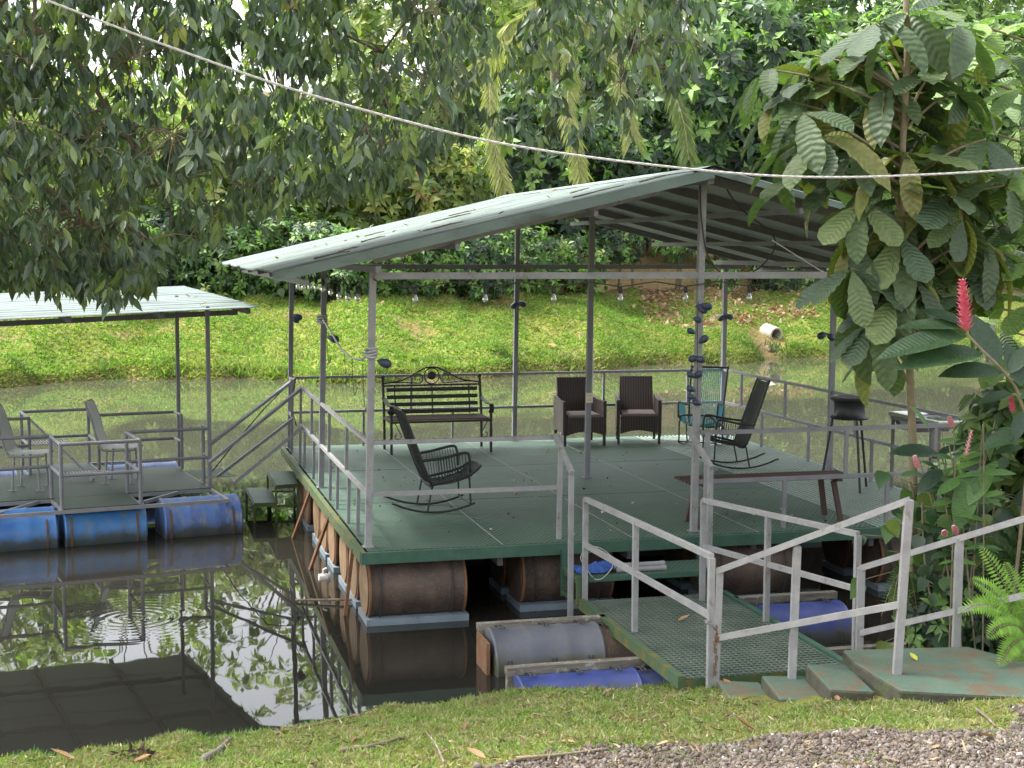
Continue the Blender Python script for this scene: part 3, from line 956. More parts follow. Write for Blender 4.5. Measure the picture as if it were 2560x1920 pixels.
g0, g1 = up_to(f0, 1420), up_to(f1, 1346)
dv = (f1 - f0); dv.z = 0
g2 = g1 + (g1 - g0) * 1.05
f2 = Vector((g2.x, g2.y, .6))
h0, h1 = up_to(f0, 1583), up_to(f1, 1527)
h2 = h1 + (h1 - h0) * 1.05
bank_rail('bank_handrail', 'grey handrail beside the ferns, on the far side of the landing', [(f0 - Vector((0, 0, .3)), g0), (f1 - Vector((0, 0, .15)), g1), (f2 - Vector((0, 0, .15)), g2)],
          [(g0, g2)], [(h0, h2)])

# ------------------------------------------------------------------ small raft on the left
RB = on(1735 * .2984, 980 + 785 * .2984, .43)
RF = Frame((RB.x, RB.y), .44)
raft = thing('small_raft', 'small roofed raft with green deck on blue drums', 'raft', RF.o, RF.a)
RZ, RT, RM = .43, 1.15, .80
def R_(x, y, z): return RF.l(on(x * .2984, 980 + y * .2984, z))
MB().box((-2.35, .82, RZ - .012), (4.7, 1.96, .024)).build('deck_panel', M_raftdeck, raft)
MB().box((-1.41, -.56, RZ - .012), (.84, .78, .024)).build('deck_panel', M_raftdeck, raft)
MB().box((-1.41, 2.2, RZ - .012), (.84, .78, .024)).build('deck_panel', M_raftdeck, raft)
for (a, b) in (((-4.7, -.165, 0), (0, -.165, 0)), ((-4.7, 1.81, 0), (0.0, 1.81, 0)), ((.01, -.95, 0), (.01, 1.8, 0)), ((-4.7, -.965, 0), (.03, -.965, 0)), ((-1.84, -.94, 0), (-1.84, -.19, 0)), ((-.98, -.94, 0), (-.98, -.19, 0)), ((-4.7, 2.6, 0), (.03, 2.6, 0)), ((-1.84, 1.83, 0), (-1.84, 2.58, 0)), ((-.98, 1.83, 0), (-.98, 2.58, 0)), ((-2.6, -.94, 0), (-2.0, -.19, 0)), ((-.9, -.7, 0), (-.4, -.19, 0))):
    MB().bar(Vector(a) + Vector((0, 0, RZ - .03)), Vector(b) + Vector((0, 0, RZ - .03)), .035, .04).build('frame_bar', M_chairframe, raft)
def rr(a, b, w=.04, name='rail'): return MB().tube([a, b], w / 2, 8).build(name, M_steel, raft, smooth='auto')
yF, yB, x0, x1 = -.95, 2.58, -1.84, -.98
# front railing with its bump-out
for z in (RT, RM):
    rr((-4.6, -.15, z), (x0, -.15, z)); rr((x0, -.15, z), (x0, yF, z)); rr((x0, yF, z), (x1, yF, z)); rr((x1, yF, z), (x1, -.15, z)); rr((x1, -.15, z), (0, -.15, z))
    rr((-4.6, 1.8, z), (x0, 1.8, z)); rr((x0, 1.8, z), (x0, yB, z)); rr((x0, yB, z), (x1, yB, z)); rr((x1, yB, z), (x1, 1.8, z)); rr((x1, 1.8, z), (0, 1.8, z))
    rr((0, 1.8, z), (.02, 1.45, z), .034); rr((0, -.15, z), (.02, .25, z), .034)
for (x, y) in ((x0, -.15), (x0, yF), (x1, yF), (x1, -.15), (x0, 1.8), (x0, yB), (x1, yB), (x1, 1.8), (.02, 1.45), (.02, .25)):
    rr((x, y, RZ), (x, y, RT), .044, 'post')
rr((x0, yB - .5, RT), (-1.2, .9, RZ + .02), .036, 'brace')
# mesh shelves inside the bump-outs
for y in (-.7, 2.3):
    mb = MB()
    for k in range(15): mb.box((x0 + .05 + k * .035, y, RM - .03), (.018, .46, .006))
    for k in range(7): mb.box((x0 + .3, y - .22 + k * .074, RM - .034), (.54, .012, .006))
    mb.build('mesh_shelf', M_steelworn, raft, kind='stuff')
# gangplank corner plate
mb = MB()
for k in range(14): mb.box((.05 + k * .035, 1.0, RZ - .005), (.016, .7, .008))
for k in range(8): mb.box((.28, .7 + k * .09, RZ - .008), (.5, .012, .006))
mb.build('landing_mesh', M_green, raft, kind='stuff')
# roof posts and roof
pz = 2.62
for (x, y) in ((0, -.15), (.05, 1.75), (-4.4, -.15), (-4.4, 1.75)):
    MB().bar((x, y, RZ), (x, y, pz + .04 * max(y, 0)), .045).build('roof_post', M_steel, raft)
RFR = RF.l(at(647, 768, 17.5)); RBR = RF.l(at(455, 716, 21.3)); RFL = RF.l(at(0, 799, 16.24))
exr = (RFL - RFR).normalized(); eyr = (RBR - RFR); dl = eyr.length; eyr.normalize()
nr = eyr.cross(exr).normalized()
if nr.z < 0: nr = -nr
nr_r = nr
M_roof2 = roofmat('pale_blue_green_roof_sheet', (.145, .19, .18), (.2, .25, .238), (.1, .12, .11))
LR = 4.9
ns = 5
for k in range(ns):
    wave = corrugated((dl / ns + .06) / .09, .09, .010, 1)
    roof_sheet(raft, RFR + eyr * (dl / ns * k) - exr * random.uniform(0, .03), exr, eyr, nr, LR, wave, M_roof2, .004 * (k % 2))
for s in (.12, 1.15, 2.2, 3.3, 4.4):
    a = RFR + exr * s - nr * .045
    MB().bar(a + eyr * .02, a + eyr * (dl - .05), .05, .06, up=nr).build('purlin', M_steeldark, raft)
for t in (.65, 2.55):
    a = RFR + eyr * t - nr * .105
    MB().bar(a + exr * .1, a + exr * LR, .05, .06, up=nr).build('roof_beam', M_steeldark, raft)
# blue drums
ME_blues = [drum_mesh('drum', q, .295, .9) for q in (M_blue3, M_blue2, M_blue)]
def bdrum(parent, x, y, z):
    o = put('float_drum', ME_blues[int(abs(x * 1.05)) % 3 if y < 0 else 0], parent, M=Matrix.Translation((x, y, z)) @ Matrix.Rotation(random.uniform(0, 6), 4, 'X'))
    mb = MB()
    for du in (-.38, .34):
        MB().tube([(x + du, y + .302 * math.cos(t), z + .302 * math.sin(t)) for t in np.linspace(math.radians(40), math.radians(-220), 18)], .012, 4).build('strap', M_rust, parent)
for x in (-.28 , -1.36, -2.34, -3.3, -4.25):
    bdrum(raft, x + (.02 if x > -1 else 0), -.66, .125)
    bdrum(raft, x - .05, 2.3, .12)
# ------------------------------------------------------------------ furniture on the deck
def pw(u, v, z=ZD): return PV.w((u, v, z))

# garden bench with scrolled iron back
bn = thing('garden_bench', 'dark iron garden bench with slatted seat and scrolled arch back', 'bench', pw(1.85, 5.95), PV.a)
BW, BD = .655, .27
for s in (-1, 1):
    MB().bar((s * BW, -BD, 0), (s * BW, -BD, .62), .03).build('leg', M_bronze, bn)
    MB().bar((s * BW, BD, 0), (s * BW, BD + .01, .44), .03).build('leg', M_bronze, bn)
    MB().bar((s * BW, BD + .01, .44), (s * BW, BD + .11, .92), .03).build('back_post', M_bronze, bn)
    MB().bar((s * BW, -BD, .415), (s * BW, BD, .415), .03).build('seat_rail', M_bronze, bn)
    arm = catmull([(s * BW, BD + .05, .68), (s * BW, .12, .64), (s * BW, -.12, .62), (s * BW, -.26, .635), (s * BW, -.315, .59), (s * BW, -.29, .52), (s * BW, -.25, .54)], 4)
    mb = MB()
    mb.sheet([[Vector(p) + Vector((-.03, 0, 0)), Vector(p) + Vector((.03, 0, 0))] for p in arm])
    mb.sheet([[Vector(p) + Vector((.03, 0, -.008)), Vector(p) + Vector((-.03, 0, -.008))] for p in arm])
    mb.build('armrest', M_bronze, bn)
    # little scroll bracket below the seat
    sc_ = [(-s * (.05 + .0) + s * BW, -BD, .40)]
    for t in np.linspace(0, 4.6, 16):
        r = .055 * (1 - t / 6.5)
        sc_.append((s * BW - s * (.075 + r * math.cos(t)), -BD, .24 - r * math.sin(t)))
    MB().tube(catmull(sc_, 2), .006, 5).build('scroll_bracket', M_bronze, bn)
    MB().lathe([(.022, -.01), (.03, 0), (.022, .01)], 12, Matrix.Translation((s * BW, BD + .115, .94)) @ Matrix.Rotation(math.pi / 2, 4, 'X')).build('finial', M_bronze, bn)
MB().bar((-BW, -BD, .415), (BW, -BD, .415), .028).build('seat_rail', M_bronze, bn)
MB().bar((-BW, BD + .09, .83), (BW, BD + .09, .83), .024).build('back_rail', M_bronze, bn)
for k in range(6):
    MB().box((0, -BD + .06 + k * .085, .438), (2 * BW - .04, .058, .018)).build('seat_slat', M_maroon, bn)
for k in range(4):
    z = .49 + k * .095
    MB().box((0, BD + .005 + (z - .44) * .21, z), (2 * BW - .09, .018, .05)).build('back_slat', M_bronze, bn)
for x in (-.5, 0, .5):
    MB().bar((x, BD + .022, .45), (x, BD + .105, .84), .016).build('back_stile', M_bronze, bn)
yb = BD + .1
MB().tube(catmull([(-BW, yb, .86), (-.4, yb, .90), (-.2, yb, 1.0), (-.09, yb, 1.055), (0, yb, 1.065), (.09, yb, 1.055), (.2, yb, 1.0), (.4, yb, .90), (BW, yb, .86)], 5), .011, 6).build('arch', M_bronze, bn, smooth=True)
MB().tube([(.10 * math.cos(t), yb, .95 + .105 * math.sin(t)) for t in np.linspace(0, 2 * math.pi, 25)[:-1]], .009, 6, closed=True).build('medallion_ring', M_bronze, bn, smooth=True)
MB().lathe([(.03, -.012), (.056, -.006), (.056, .006), (.03, .012)], 20, Matrix.Translation((0, yb, .955)) @ Matrix.Rotation(math.pi / 2, 4, 'X')).build('medallion', M_bronze, bn)
for s in (-1, 1):
    pts = [(s * BW * .97, yb, .865), (s * .42, yb, .872)]
    for t in np.linspace(-1.4, 3.9, 16):
        r = .07 * (1 - max(0, t) / 7)
        pts.append((s * (.19 - r * math.cos(t) * 1.0), yb, .925 + r * math.sin(t)))
    MB().tube(catmull(pts, 2), .008, 5).build('scroll', M_bronze, bn)

# wicker armchairs
def wickermat():
    m, nt, P, N, L = nmat('brown_wicker')
    tc = N('ShaderNodeTexCoord')
    br = N('ShaderNodeTexWave'); br.wave_type = 'BANDS'; br.bands_direction = 'Z'; br.inputs['Scale'].default_value = 22
    bx = N('ShaderNodeTexWave'); bx.bands_direction = 'X'; bx.inputs['Scale'].default_value = 9
    L(tc.outputs['Object'], br.inputs['Vector']); L(tc.outputs['Object'], bx.inputs['Vector'])
    mu = N('ShaderNodeMath'); mu.operation = 'MULTIPLY'
    L(br.outputs[0], mu.inputs[0]); L(bx.outputs[0], mu.inputs[1])
    rp = N('ShaderNodeValToRGB')
    rp.color_ramp.elements[0].color = (.022, .015, .013, 1); rp.color_ramp.elements[1].color = (.12, .085, .072, 1)
    L(mu.outputs[0], rp.inputs[0]); L(rp.outputs[0], P.inputs['Base Color'])
    P.inputs['Roughness'].default_value = .5
    b = N('ShaderNodeBump'); b.inputs['Strength'].default_value = .8; b.inputs['Distance'].default_value = .006
    L(mu.outputs[0], b.inputs['Height']); L(b.outputs[0], P.inputs['Normal'])
    return m
M_wicker = wickermat()
M_wickseat = pmat('brown_wicker_seat', (.12, .09, .085), (.19, .15, .145), 30, .4, bump=.5, bscale=80)
def wicker_chair(label, u, v, rz):
    t = thing('wicker_armchair', label, 'armchair', pw(u, v), PV.a + rz, 'brown wicker armchairs')
    # back: slightly reclined slab, wider at the bottom
    b = MB()
    for (z0, y0, hw) in ((.36, .24, .24), (.87, .36, .235)):
        pass
    b.add([(-.24, .22, .34), (.24, .22, .34), (.23, .345, .88), (-.23, .345, .88), (-.24, .265, .34), (.24, .265, .34), (.23, .39, .87), (-.23, .39, .87)],
          [(0,1,2,3),(7,6,5,4),(0,4,5,1),(1,5,6,2),(2,6,7,3),(3,7,4,0)])
    ob = b.build('backrest', M_wicker, t); bv = ob.modifiers.new('b', 'BEVEL'); bv.width = .012; bv.segments = 2
    ob = MB().box((0, -.02, .395), (.47, .5, .05)).build('seat', M_wickseat, t); bv = ob.modifiers.new('b', 'BEVEL'); bv.width = .015; bv.segments = 2
    def apron(p0, p1, h0, h1, arch, thick, name, dy=0):
        p0, p1 = Vector(p0), Vector(p1)
        nrm = (p1 - p0).cross(Vector((0, 0, 1))).normalized() * thick / 2
        A, B = [], []
        n = 8
        for k in range(n + 1):
            s = k / n
            p = p0.lerp(p1, s)
            lo = .14 + arch * (1 - (2 * s - 1) ** 2)
            hi = lerp(h0, h1, s) - (.02 * math.sin(math.pi * s) if dy else 0)
            A.append([p + nrm + Vector((0, 0, lo)), p + nrm + Vector((0, 0, hi))])
            B.append([p - nrm + Vector((0, 0, hi)), p - nrm + Vector((0, 0, lo))])
        mb = MB()
        mb.sheet(A); mb.sheet(B)
        mb.sheet([[a[1], q[0]] for a, q in zip(A, B)]); mb.sheet([[q[1], a[0]] for a, q in zip(A, B)])
        mb.sheet([[A[0][0], A[0][1]], [B[0][1], B[0][0]]]); mb.sheet([[A[-1][1], A[-1][0]], [B[-1][0], B[-1][1]]])
        return mb.build(name, M_wicker, t)
    apron((-.25, -.27, 0), (.25, -.27, 0), .385, .385, .05, .03, 'front_apron')
    for s in (-1, 1):
        apron((s * .28, -.28, 0), (s * .265, .27, 0), .60, .64, .05, .045, 'arm', 1)
        MB().bar((s * .275, -.27, 0), (s * .275, -.27, .2), .034).build('leg', M_bronze, t)
        MB().bar((s * .255, .28, 0), (s * .255, .28, .2), .034).build('leg', M_bronze, t)
    return t
wicker_chair('brown wicker armchair partly behind the centre post, left of the pair', 3.87, 6.22, -.02)
wicker_chair('brown wicker armchair right of the pair, facing straight at the camera', 4.70, 6.2, -.26)

# corded rocking chairs; each faces local +x
def rocker(label, u, v, rz, cordmat, tilt=0, tall=1.0, flatback=False):
    t = thing('rocking_chair', label, 'rocking chair', pw(u, v), PV.a + rz, 'corded metal rocking chairs')
    Rt = Matrix.Rotation(-tilt, 3, 'Y')
    S = lambda *p: Rt @ Vector(p)
    hw = .25
    R = 1.0
    for s in (-1, 1):
        pts = []
        for a in np.linspace(-.44, .40, 18):
            pts.append((R * math.sin(a), s * hw, R - R * math.cos(a) + .011))
        pts = [(-.46, s * hw, .115)] + pts
        MB().tube([Vector(p) for p in pts], .011, 6).build('runner', M_black, t, smooth=True)
        MB().tube([(-.10, s * hw, .02), (-.05, s * hw, .27)], .010, 6).build('leg', M_black, t)
        MB().tube([(.345, s * hw, .075), (.33, s * hw, .36)], .010, 6).build('leg', M_black, t)
        arm = catmull([(-.145, s * .235, .53), (.05, s * .27, .555), (.27, s * .27, .60), (.325, s * .27, .56), (.335, s * .26, .40)], 4)
        MB().tube(arm, .014, 7).build('armrest', M_black, t, smooth=True)
    MB().tube([(.345, -hw, .08), (.345, hw, .08)], .008, 6).build('stretcher', M_black, t)
    # seat frame: a loop that turns up at the front
    loop = [(-.05, -.22, .28), (.15, -.235, .325), (.34, -.235, .37), (.45, -.2, .44), (.475, -.1, .455), (.475, .1, .455), (.45, .2, .44), (.34, .235, .37), (.15, .235, .325), (-.05, .22, .28)]
    MB().tube(catmull(loop + [loop[0]], 3)[:-1], .013, 7, closed=True).build('seat_frame', M_black, t, smooth=True)
    top = 1.03 * tall
    bk = [(-.04, -.21, .26), (-.14, -.235, .5), (-.32, -.225, top - .04), (-.345, -.17, top), (-.345, .17, top), (-.32, .225, top - .04), (-.14, .235, .5), (-.04, .21, .26)]
    if flatback:
        bk = [(-.04, -.21, .26), (-.13, -.235, .5), (-.30, -.25, top - .03), (-.315, -.22, top), (-.315, .22, top), (-.30, .25, top - .03), (-.13, .235, .5), (-.04, .21, .26)]
    MB().tube(catmull(bk + [bk[0]], 3)[:-1], .014, 7, closed=True).build('back_frame', M_black, t, smooth=True)
    mb = MB()
    for k in range(15):
        y = lerp(-.2, .2, k / 14)
        bow = .025 * (1 - (y / .2) ** 2)
        mb.tube([(-.045 - .0, y, .275), (-.16 - bow * .6, y * 1.02, .55), (-.335, y * .85, top - .01)], .0065, 4)
    mb.build('back_cords', cordmat, t, kind='stuff')
    mb = MB()
    for k in range(17):
        y = lerp(-.22, .22, k / 16)
        mb.tube([(-.04, y, .275), (.16, y * .95, .29), (.34, y * .9, .34), (.462, y * .8, .448)], .005, 4)
    for k in range(12):
        x = lerp(0, .40, k / 11)
        z = .29 + .2 * x + (.05 if x > .38 else 0)
        mb.tube([(x, -.235, z), (x + .02, -.1, z - .03), (x + .02, .1, z - .03), (x, .235, z)], .005, 4)
    for s in (-1, 1):
        for k in range(11):
            x = lerp(0, .28, k / 10)
            mb.tube([(x, s * .265, .55 + .14 * x), (x + .03, s * .237, .30 + .2 * x)], .004, 4)
    mb.build('seat_cords', cordmat, t, kind='stuff')
    return t
rocker('black corded rocking chair in front of the iron bench, its back to the left', .92, 1.72, .02, M_blackcord)
rocker('black corded rocking chair beside the grill, tipped back to the right', 5.10, 3.75, math.pi - .1, M_blackcord, tall=1.02)
rocker('rocking chair with turquoise cords in the back corner of the deck', 5.45, 5.65, math.pi + .95, M_cyan, tall=1.0, flatback=True)

# long slatted bench at the front rail
lb = thing('slatted_bench', 'long backless bench of maroon slats against the front rail', 'bench', pw(3.93, .32), PV.a)
for k in range(5):
    MB().box((.0, -.17 + k * .085, .43), (1.72, .06, .022)).build('seat_slat', M_maroon, lb)
for s in (-1, 1):
    MB().box((s * .7, 0, .405), (.05, .4, .025)).build('cleat', M_maroon, lb)
    for q in (-1, 1):
        MB().bar((s * .73, q * .17, 0), (s * .66, q * .14, .395), .045, .04).build('leg', M_maroon, lb)

# wheel-rim grill on three legs
gl = thing('rim_grill', 'black charcoal grill made from a wheel rim on three tall legs', 'grill', pw(5.63, 1.87), PV.a)
prof = [(.10, .62), (.185, .62), (.205, .625), (.21, .64), (.19, .65), (.172, .67), (.165, .74), (.172, .80), (.19, .825), (.21, .835), (.212, .855), (.2, .86), (.19, .84), (.16, .80), (.10, .79)]
prof = [(r, z + .16) for r, z in prof]
MB().lathe(prof, 32).build('rim', M_black, gl, smooth='auto')
mb = MB()
for k in range(11):
    x = -.16 + k * .032
    h = math.sqrt(max(.0, .185 ** 2 - x * x))
    mb.tube([(x, -h, 1.015), (x, h, 1.015)], .005, 5)
mb.build('cooking_grate', M_black, gl, kind='stuff')
mb = MB()
for k in range(26):
    r, a = .15 * math.sqrt(random.random()), random.random() * 6.28
    mb.lathe([(.002, -.014), (.02, -.004), (.016, .012), (.002, .016)], 6, Matrix.Translation((r * math.cos(a), r * math.sin(a), .99)))
mb.build('charcoal', M_black, gl, kind='stuff')
for a in (2.75, -1.6, .35):
    c, s = math.cos(a), math.sin(a)
    MB().tube([(.30 * c, .30 * s, 0), (.175 * c, .175 * s, .82)], .014, 7).build('leg', M_black, gl)

# sink on a stand
sk = thing('sink', 'stainless steel sink with drainboard on a stand at the right rail', 'sink', pw(6.42, 1.45), PV.a)
def ring_rect(mb, x0, x1, y0, y1, z, X0, X1, Y0, Y1, Z):
    a = [(x0, y0, z), (x1, y0, z), (x1, y1, z), (x0, y1, z)]; b_ = [(X0, Y0, Z), (X1, Y0, Z), (X1, Y1, Z), (X0, Y1, Z)]
    mb.add(a + b_, [(0,1,5,4),(1,2,6,5),(2,3,7,6),(3,0,4,7)])
mb = MB()
ring_rect(mb, -.27, .27, -.55, .5, .80, -.27, .27, -.55, .5, .84)
ring_rect(mb, -.27, .27, -.55, .5, .84, -.24, .24, -.5, .47, .845)
ring_rect(mb, -.24, .24, -.02, .47, .845, -.2, .2, .03, .42, .66)
mb.add([(-.2, .03, .66), (.2, .03, .66), (.2, .42, .66), (-.2, .42, .66)], [(0, 1, 2, 3)])
mb.add([(-.24, -.5, .842), (.24, -.5, .842), (.24, -.02, .842), (-.24, -.02, .842)], [(0, 1, 2, 3)])
mb.build('basin', M_stainless, sk)
for k in range(9):
    MB().box((-.18 + k * .045, -.27, .846), (.012, .42, .006)).build('drain_rib', M_stainless, sk)
for (x, y) in ((-.24, -.5), (.24, -.5), (-.24, .45), (.24, .45)):
    MB().bar((x, y, 0), (x, y, .82), .03).build('leg', M_steeldark, sk)
MB().box((0, 0, .78), (.5, 1.0, .04)).build('stand_frame', M_steeldark, sk)

# grey metal chairs on the raft
def raft_chair(label, x, y, rz):
    p = RF.w((x, y, RZ))
    t = thing('metal_chair', label, 'chair', p, RF.a + rz, 'grey metal chairs on the raft')
    prof = [(.235, .435), (.1, .43), (-.05, .425), (-.16, .43), (-.2, .47), (-.235, .6), (-.285, .78), (-.345, .95), (-.37, .985)]
    g = [[Vector((x_, y_, z_ + .012 * (1 if abs(y_) > .15 else 0))) for y_ in (-.21, -.1, 0, .1, .21)] for x_, z_ in prof]
    mb = MB(); mb.sheet(g[:5]); mb.build('seat', M_seat, t, smooth=True)
    mb = MB(); mb.sheet(g[4:]); mb.build('backrest', M_seat, t, smooth=True)
    for s in (-1, 1):
        pts = catmull([(.235, s * .215, .42), (-.12, s * .215, .41), (-.195, s * .215, .45), (-.245, s * .215, .6), (-.29, s * .215, .78), (-.36, s * .2, .97), (-.38, s * .16, 1.0)], 4)
        MB().tube(pts, .013, 7).build('side_frame', M_chairframe, t, smooth=True)
        for (lx, tx) in ((.17, .15), (-.15, -.12)):
            MB().tube([(lx, s * .19, .0), (tx, s * .19, .42)], .013, 7).build('leg', M_chairframe, t)
            MB().box((lx, s * .19, .004), (.11, .035, .006)).build('foot_plate', M_chairframe, t)
    MB().tube([(-.38, -.16, 1.0), (-.38, .16, 1.0)], .013, 7).build('back_tube', M_chairframe, t)
    return t
rp_ = R_(965, 770, RZ)
raft_chair('grey metal chair on the raft nearer the pavilion', rp_.x + .1, rp_.y + .18, -.38)
rp_ = R_(190, 830, RZ)
raft_chair('grey metal chair on the raft at the left edge of the picture', rp_.x + .1, rp_.y + .18, -.38)

# ------------------------------------------------------------------ rope across the scene
rope_pts = [at(-180, -110, 7.6), at(115, 0, 7.7), at(400, 108, 7.8), at(700, 213, 7.9), at(984, 295, 8.0), at(1256, 359, 8.15), at(1620, 411, 8.3), at(1967, 441, 8.5), at(2300, 437, 8.7), at(2700, 408, 8.9), at(3400, 330, 9.2)]
rp = catmull(rope_pts, 30)
mb = MB()
for k in range(3):
    pts, acc = [], 0
    for i, p in enumerate(rp):
        if i: acc += (p - rp[i - 1]).length
        a = acc * 38 + k * 2.094
        pts.append(p + Vector((0, math.cos(a), math.sin(a))) * .0034)
    fine = pts
    mb.tube(fine, .0041, 5)
tag(mb.build('rope', M_rope), 'pale twisted rope strung across the whole view above the roof', 'rope')

# rope swag between two left posts
rs = thing('tied_rope', 'rope swag with knots tied between two left posts', 'rope', pw(0, .0, 2.2), PV.a)
a, b = Vector((.04, 0, .2)), Vector((.03, D / 2, .34))
k1 = catmull([a, lerp(a, b, .25) + Vector((0, 0, -.16)), lerp(a, b, .55) + Vector((0, 0, -.17)), lerp(a, b, .8) + Vector((0, 0, -.07)), b], 8)
MB().tube(k1, .011, 6).build('swag', M_rope, rs)
for c in (a, b):
    mb = MB()
    for q in range(4):
        z = c.z - .03 + q * .02
        pts = [(c.x + .03 + .052 * math.cos(t) - .035, c.y + .052 * math.sin(t), z + .01 * math.sin(t + q)) for t in np.linspace(0, 2 * math.pi, 13)[:-1]]
        mb.tube(pts, .011, 5, closed=True)
    mb.build('knot', M_rope, rs)
for s, ln in ((.15, .42), (.35, .38), (.5, .3), (.9, .4)):
    c = lerp(a, b, s) + Vector((0, 0, -.16 if .1 < s < .8 else -.05))
    MB().tube(catmull([c, c + Vector((.01, .02, -ln * .6)), c + Vector((.03, .05, -ln)), c + Vector((.06, .06, -ln * .8))], 4), .004, 4).build('loose_string', M_cord, rs)

# string lights
def string_lights(label, pts, bulbs, loc, rz):
    t = thing('string_lights', label, 'string lights', loc, rz)
    MB().tube(pts, .006, 5).build('cable', M_cord, t)
    for p in bulbs:
        p = Vector(p)
        so_ = MB().lathe([(.012, 0), (.018, -.01), (.02, -.05), (.016, -.055)], 10, Matrix.Translation(p)).build('socket', M_black, t)
        MB().lathe([(.012, -.055), (.018, -.072), (.026, -.096), (.024, -.12), (.012, -.134), (.004, -.137)], 12, Matrix.Translation(p)).build('bulb', M_bulb, so_, smooth=True)
    return t
bl = [(.42 + k * .63, -.05, -.13) for k in range(9)]
pts = [(.05, -.05, -.05)]
for p in bl: pts += [(p[0] - .3, -.05, -.085), (p[0], -.05, p[2])]
string_lights('string of unlit bulbs hanging below the front tie beam', catmull(pts, 2), bl, pw(0, 0, ZB), PV.a)
bl = [(-.04, .6 + k * .62, -.14 - .02 * math.sin(k)) for k in range(9)]
pts = []
for p in bl: pts += [(p[0], p[1] - .3, -.07), p]
string_lights('string of unlit bulbs along the left eave beam', catmull(pts, 2), bl, pw(0.05, 0, ZB), PV.a)
# slack cables under the roof and from the ridge
cb = thing('slack_cable', 'slack black cable looping from the ridge post under the roof', 'cable', pw(W / 2, 0, 3.2), PV.a)
MB().tube(catmull([(.0, -.04, .72), (.02, -.05, .35), (.12, -.02, .0), (.42, .1, -.16), (.78, .25, -.02), (.95, .4, .22), (.5, .2, .5), (.25, .02, .72)], 6), .008, 5).build('cable', M_cord, cb)
MB().tube([(.9, .35, .2), (1.5, .5, -.1), (2.5, .2, -.5)], .006, 5).build('cable', M_white, cb)

# balloons tied to the posts
def balloon_mesh():
    return MB().lathe([(.004, -.005), (.012, .0), (.018, .012), (.034, .035), (.044, .065), (.045, .09), (.036, .115), (.018, .13), (.004, .134)], 14).mesh('balloon', M_balloon, True)
ME_bal = balloon_mesh()
def balloons(label, base, offs, group=None):
    t = thing('balloon_cluster', label, 'balloons', base, 0, group)
    for (x, y, z, rx, ry, s) in offs:
        put('balloon', ME_bal, t, M=Matrix.Translation((x, y, z)) @ Matrix.Rotation(rx, 4, 'X') @ Matrix.Rotation(ry, 4, 'Y') @ Matrix.Scale(s, 4))
    return t
yF_ = PV.w((W / 2, 0, 0)).y - .06
c6 = [(130, 315), (150, 335), (165, 305), (112, 392), (70, 490), (150, 552), (92, 645), (125, 650), (70, 768), (112, 775), (70, 862), (75, 905), (108, 948)]
base = at(1700 + 110 * .3888, 640 + 950 * .3888, yF_)
t = thing('balloon_garland', 'garland of small slate blue balloons strung down the front ridge post', 'balloons', base)
for k, (x, y) in enumerate(c6):
    p = at(1700 + x * .3888, 640 + y * .3888, yF_ - .02 * (k % 3)) - base
    sd = -1 if x < 112 else 1
    put('balloon', ME_bal, t, M=Matrix.Translation(p - Vector((sd * .04, 0, .01))) @ Matrix.Rotation(sd * random.uniform(.9, 2.0), 4, 'Y') @ Matrix.Scale(random.uniform(.6, .8), 4))
pts = [at(1700 + 118 * .3888, 640 + 290 * .3888, yF_ - .005) - base] + [at(1700 + 112 * .3888, 640 + q * .3888, yF_ - .005) - base for q in (450, 620, 790, 960)]
MB().tube(pts, .004, 4).build('string', M_cord, t)
for (lab, px, py, Y, fl) in (('pair of slate balloons on the back left corner post', 733, 788, PV.w((0, D, 0)).y - .05, 1), ('single slate balloon on the left middle post', 820, 842, PV.w((0, D / 2, 0)).y - .04, 1),
                         ('single slate balloon on the front left corner post', 944, 902, PV.w((0, 0, 0)).y - .02, 1), ('pair of slate balloons on the back middle post', 1294, 756, PV.w((W / 2, D, 0)).y - .05, 1),
                         ('pair of slate balloons on the back right corner post', 1812, 788, PV.w((W, D, 0)).y - .05, 1), ('pair of slate balloons on the right middle post', 2068, 834, PV.w((W, D / 2, 0)).y - .05, -1)):
    p = at(px, py, Y)
    n = 2 if 'pair' in lab else 1
    offs = [(.0, 0, 0, random.uniform(-.3, .3), fl * (1.9 + .5 * q), .95) for q in range(n)]
    if n == 2: offs[1] = (.0, 0, 0, .2, -fl * 2.3 if 'right' in lab or 'middle' in lab else fl * 2.6, .9)
    balloons(lab, p, offs, 'balloons tied to the posts')

# pipes, blue cloth and cord lying on the front step
st = PV.w((2.37, V0 - .28, .476))
pz_ = thing('grey_pipe', 'upper of two grey pipes lying on the front step', 'pipe', st, PV.a)
def hollow(mb, a, b, r):
    mb.tube([a, b], r, 10)
    return mb
for k, (z, y) in enumerate(((.055, -.10), (.024, -.14))):
    lab = 'upper grey pipe lying on the front step' if k == 0 else 'lower grey pipe lying on the front step, nearest its edge'
    if k == 0: tag(pz_, lab); o = pz_
    else: o = thing('grey_pipe', lab, 'pipe', st, PV.a)
    o['group'] = 'pipes on the front step'
    L0, r = -.3, .024
    mb = MB()
    ax = [(-.28, y, z), (.10, y + .005, z)]
    M_ = Matrix.Translation((-.28 + .0, y, z)) @ Matrix.Rotation(math.pi / 2, 4, 'Y')
    mb.lathe([(r, 0), (r, .42), (r + .003, .422), (r + .003, .46), (r * .8, .46), (r * .78, .40)], 12, M_)
    mb.build('tube', M_greypipe, o, smooth='auto')
cl = MB()
g = []
for i in range(9):
    row = []
    for j in range(9):
        x, y = -.62 + i * .045, -.15 + j * .035
        row.append(Vector((x, y, .012 + .07 * max(0, noise.noise(Vector((x * 9, y * 9, 1)))) + .05 * math.sin(math.pi * i / 8) * math.sin(math.pi * j / 8))))
    g.append(row)
cl.sheet(g)
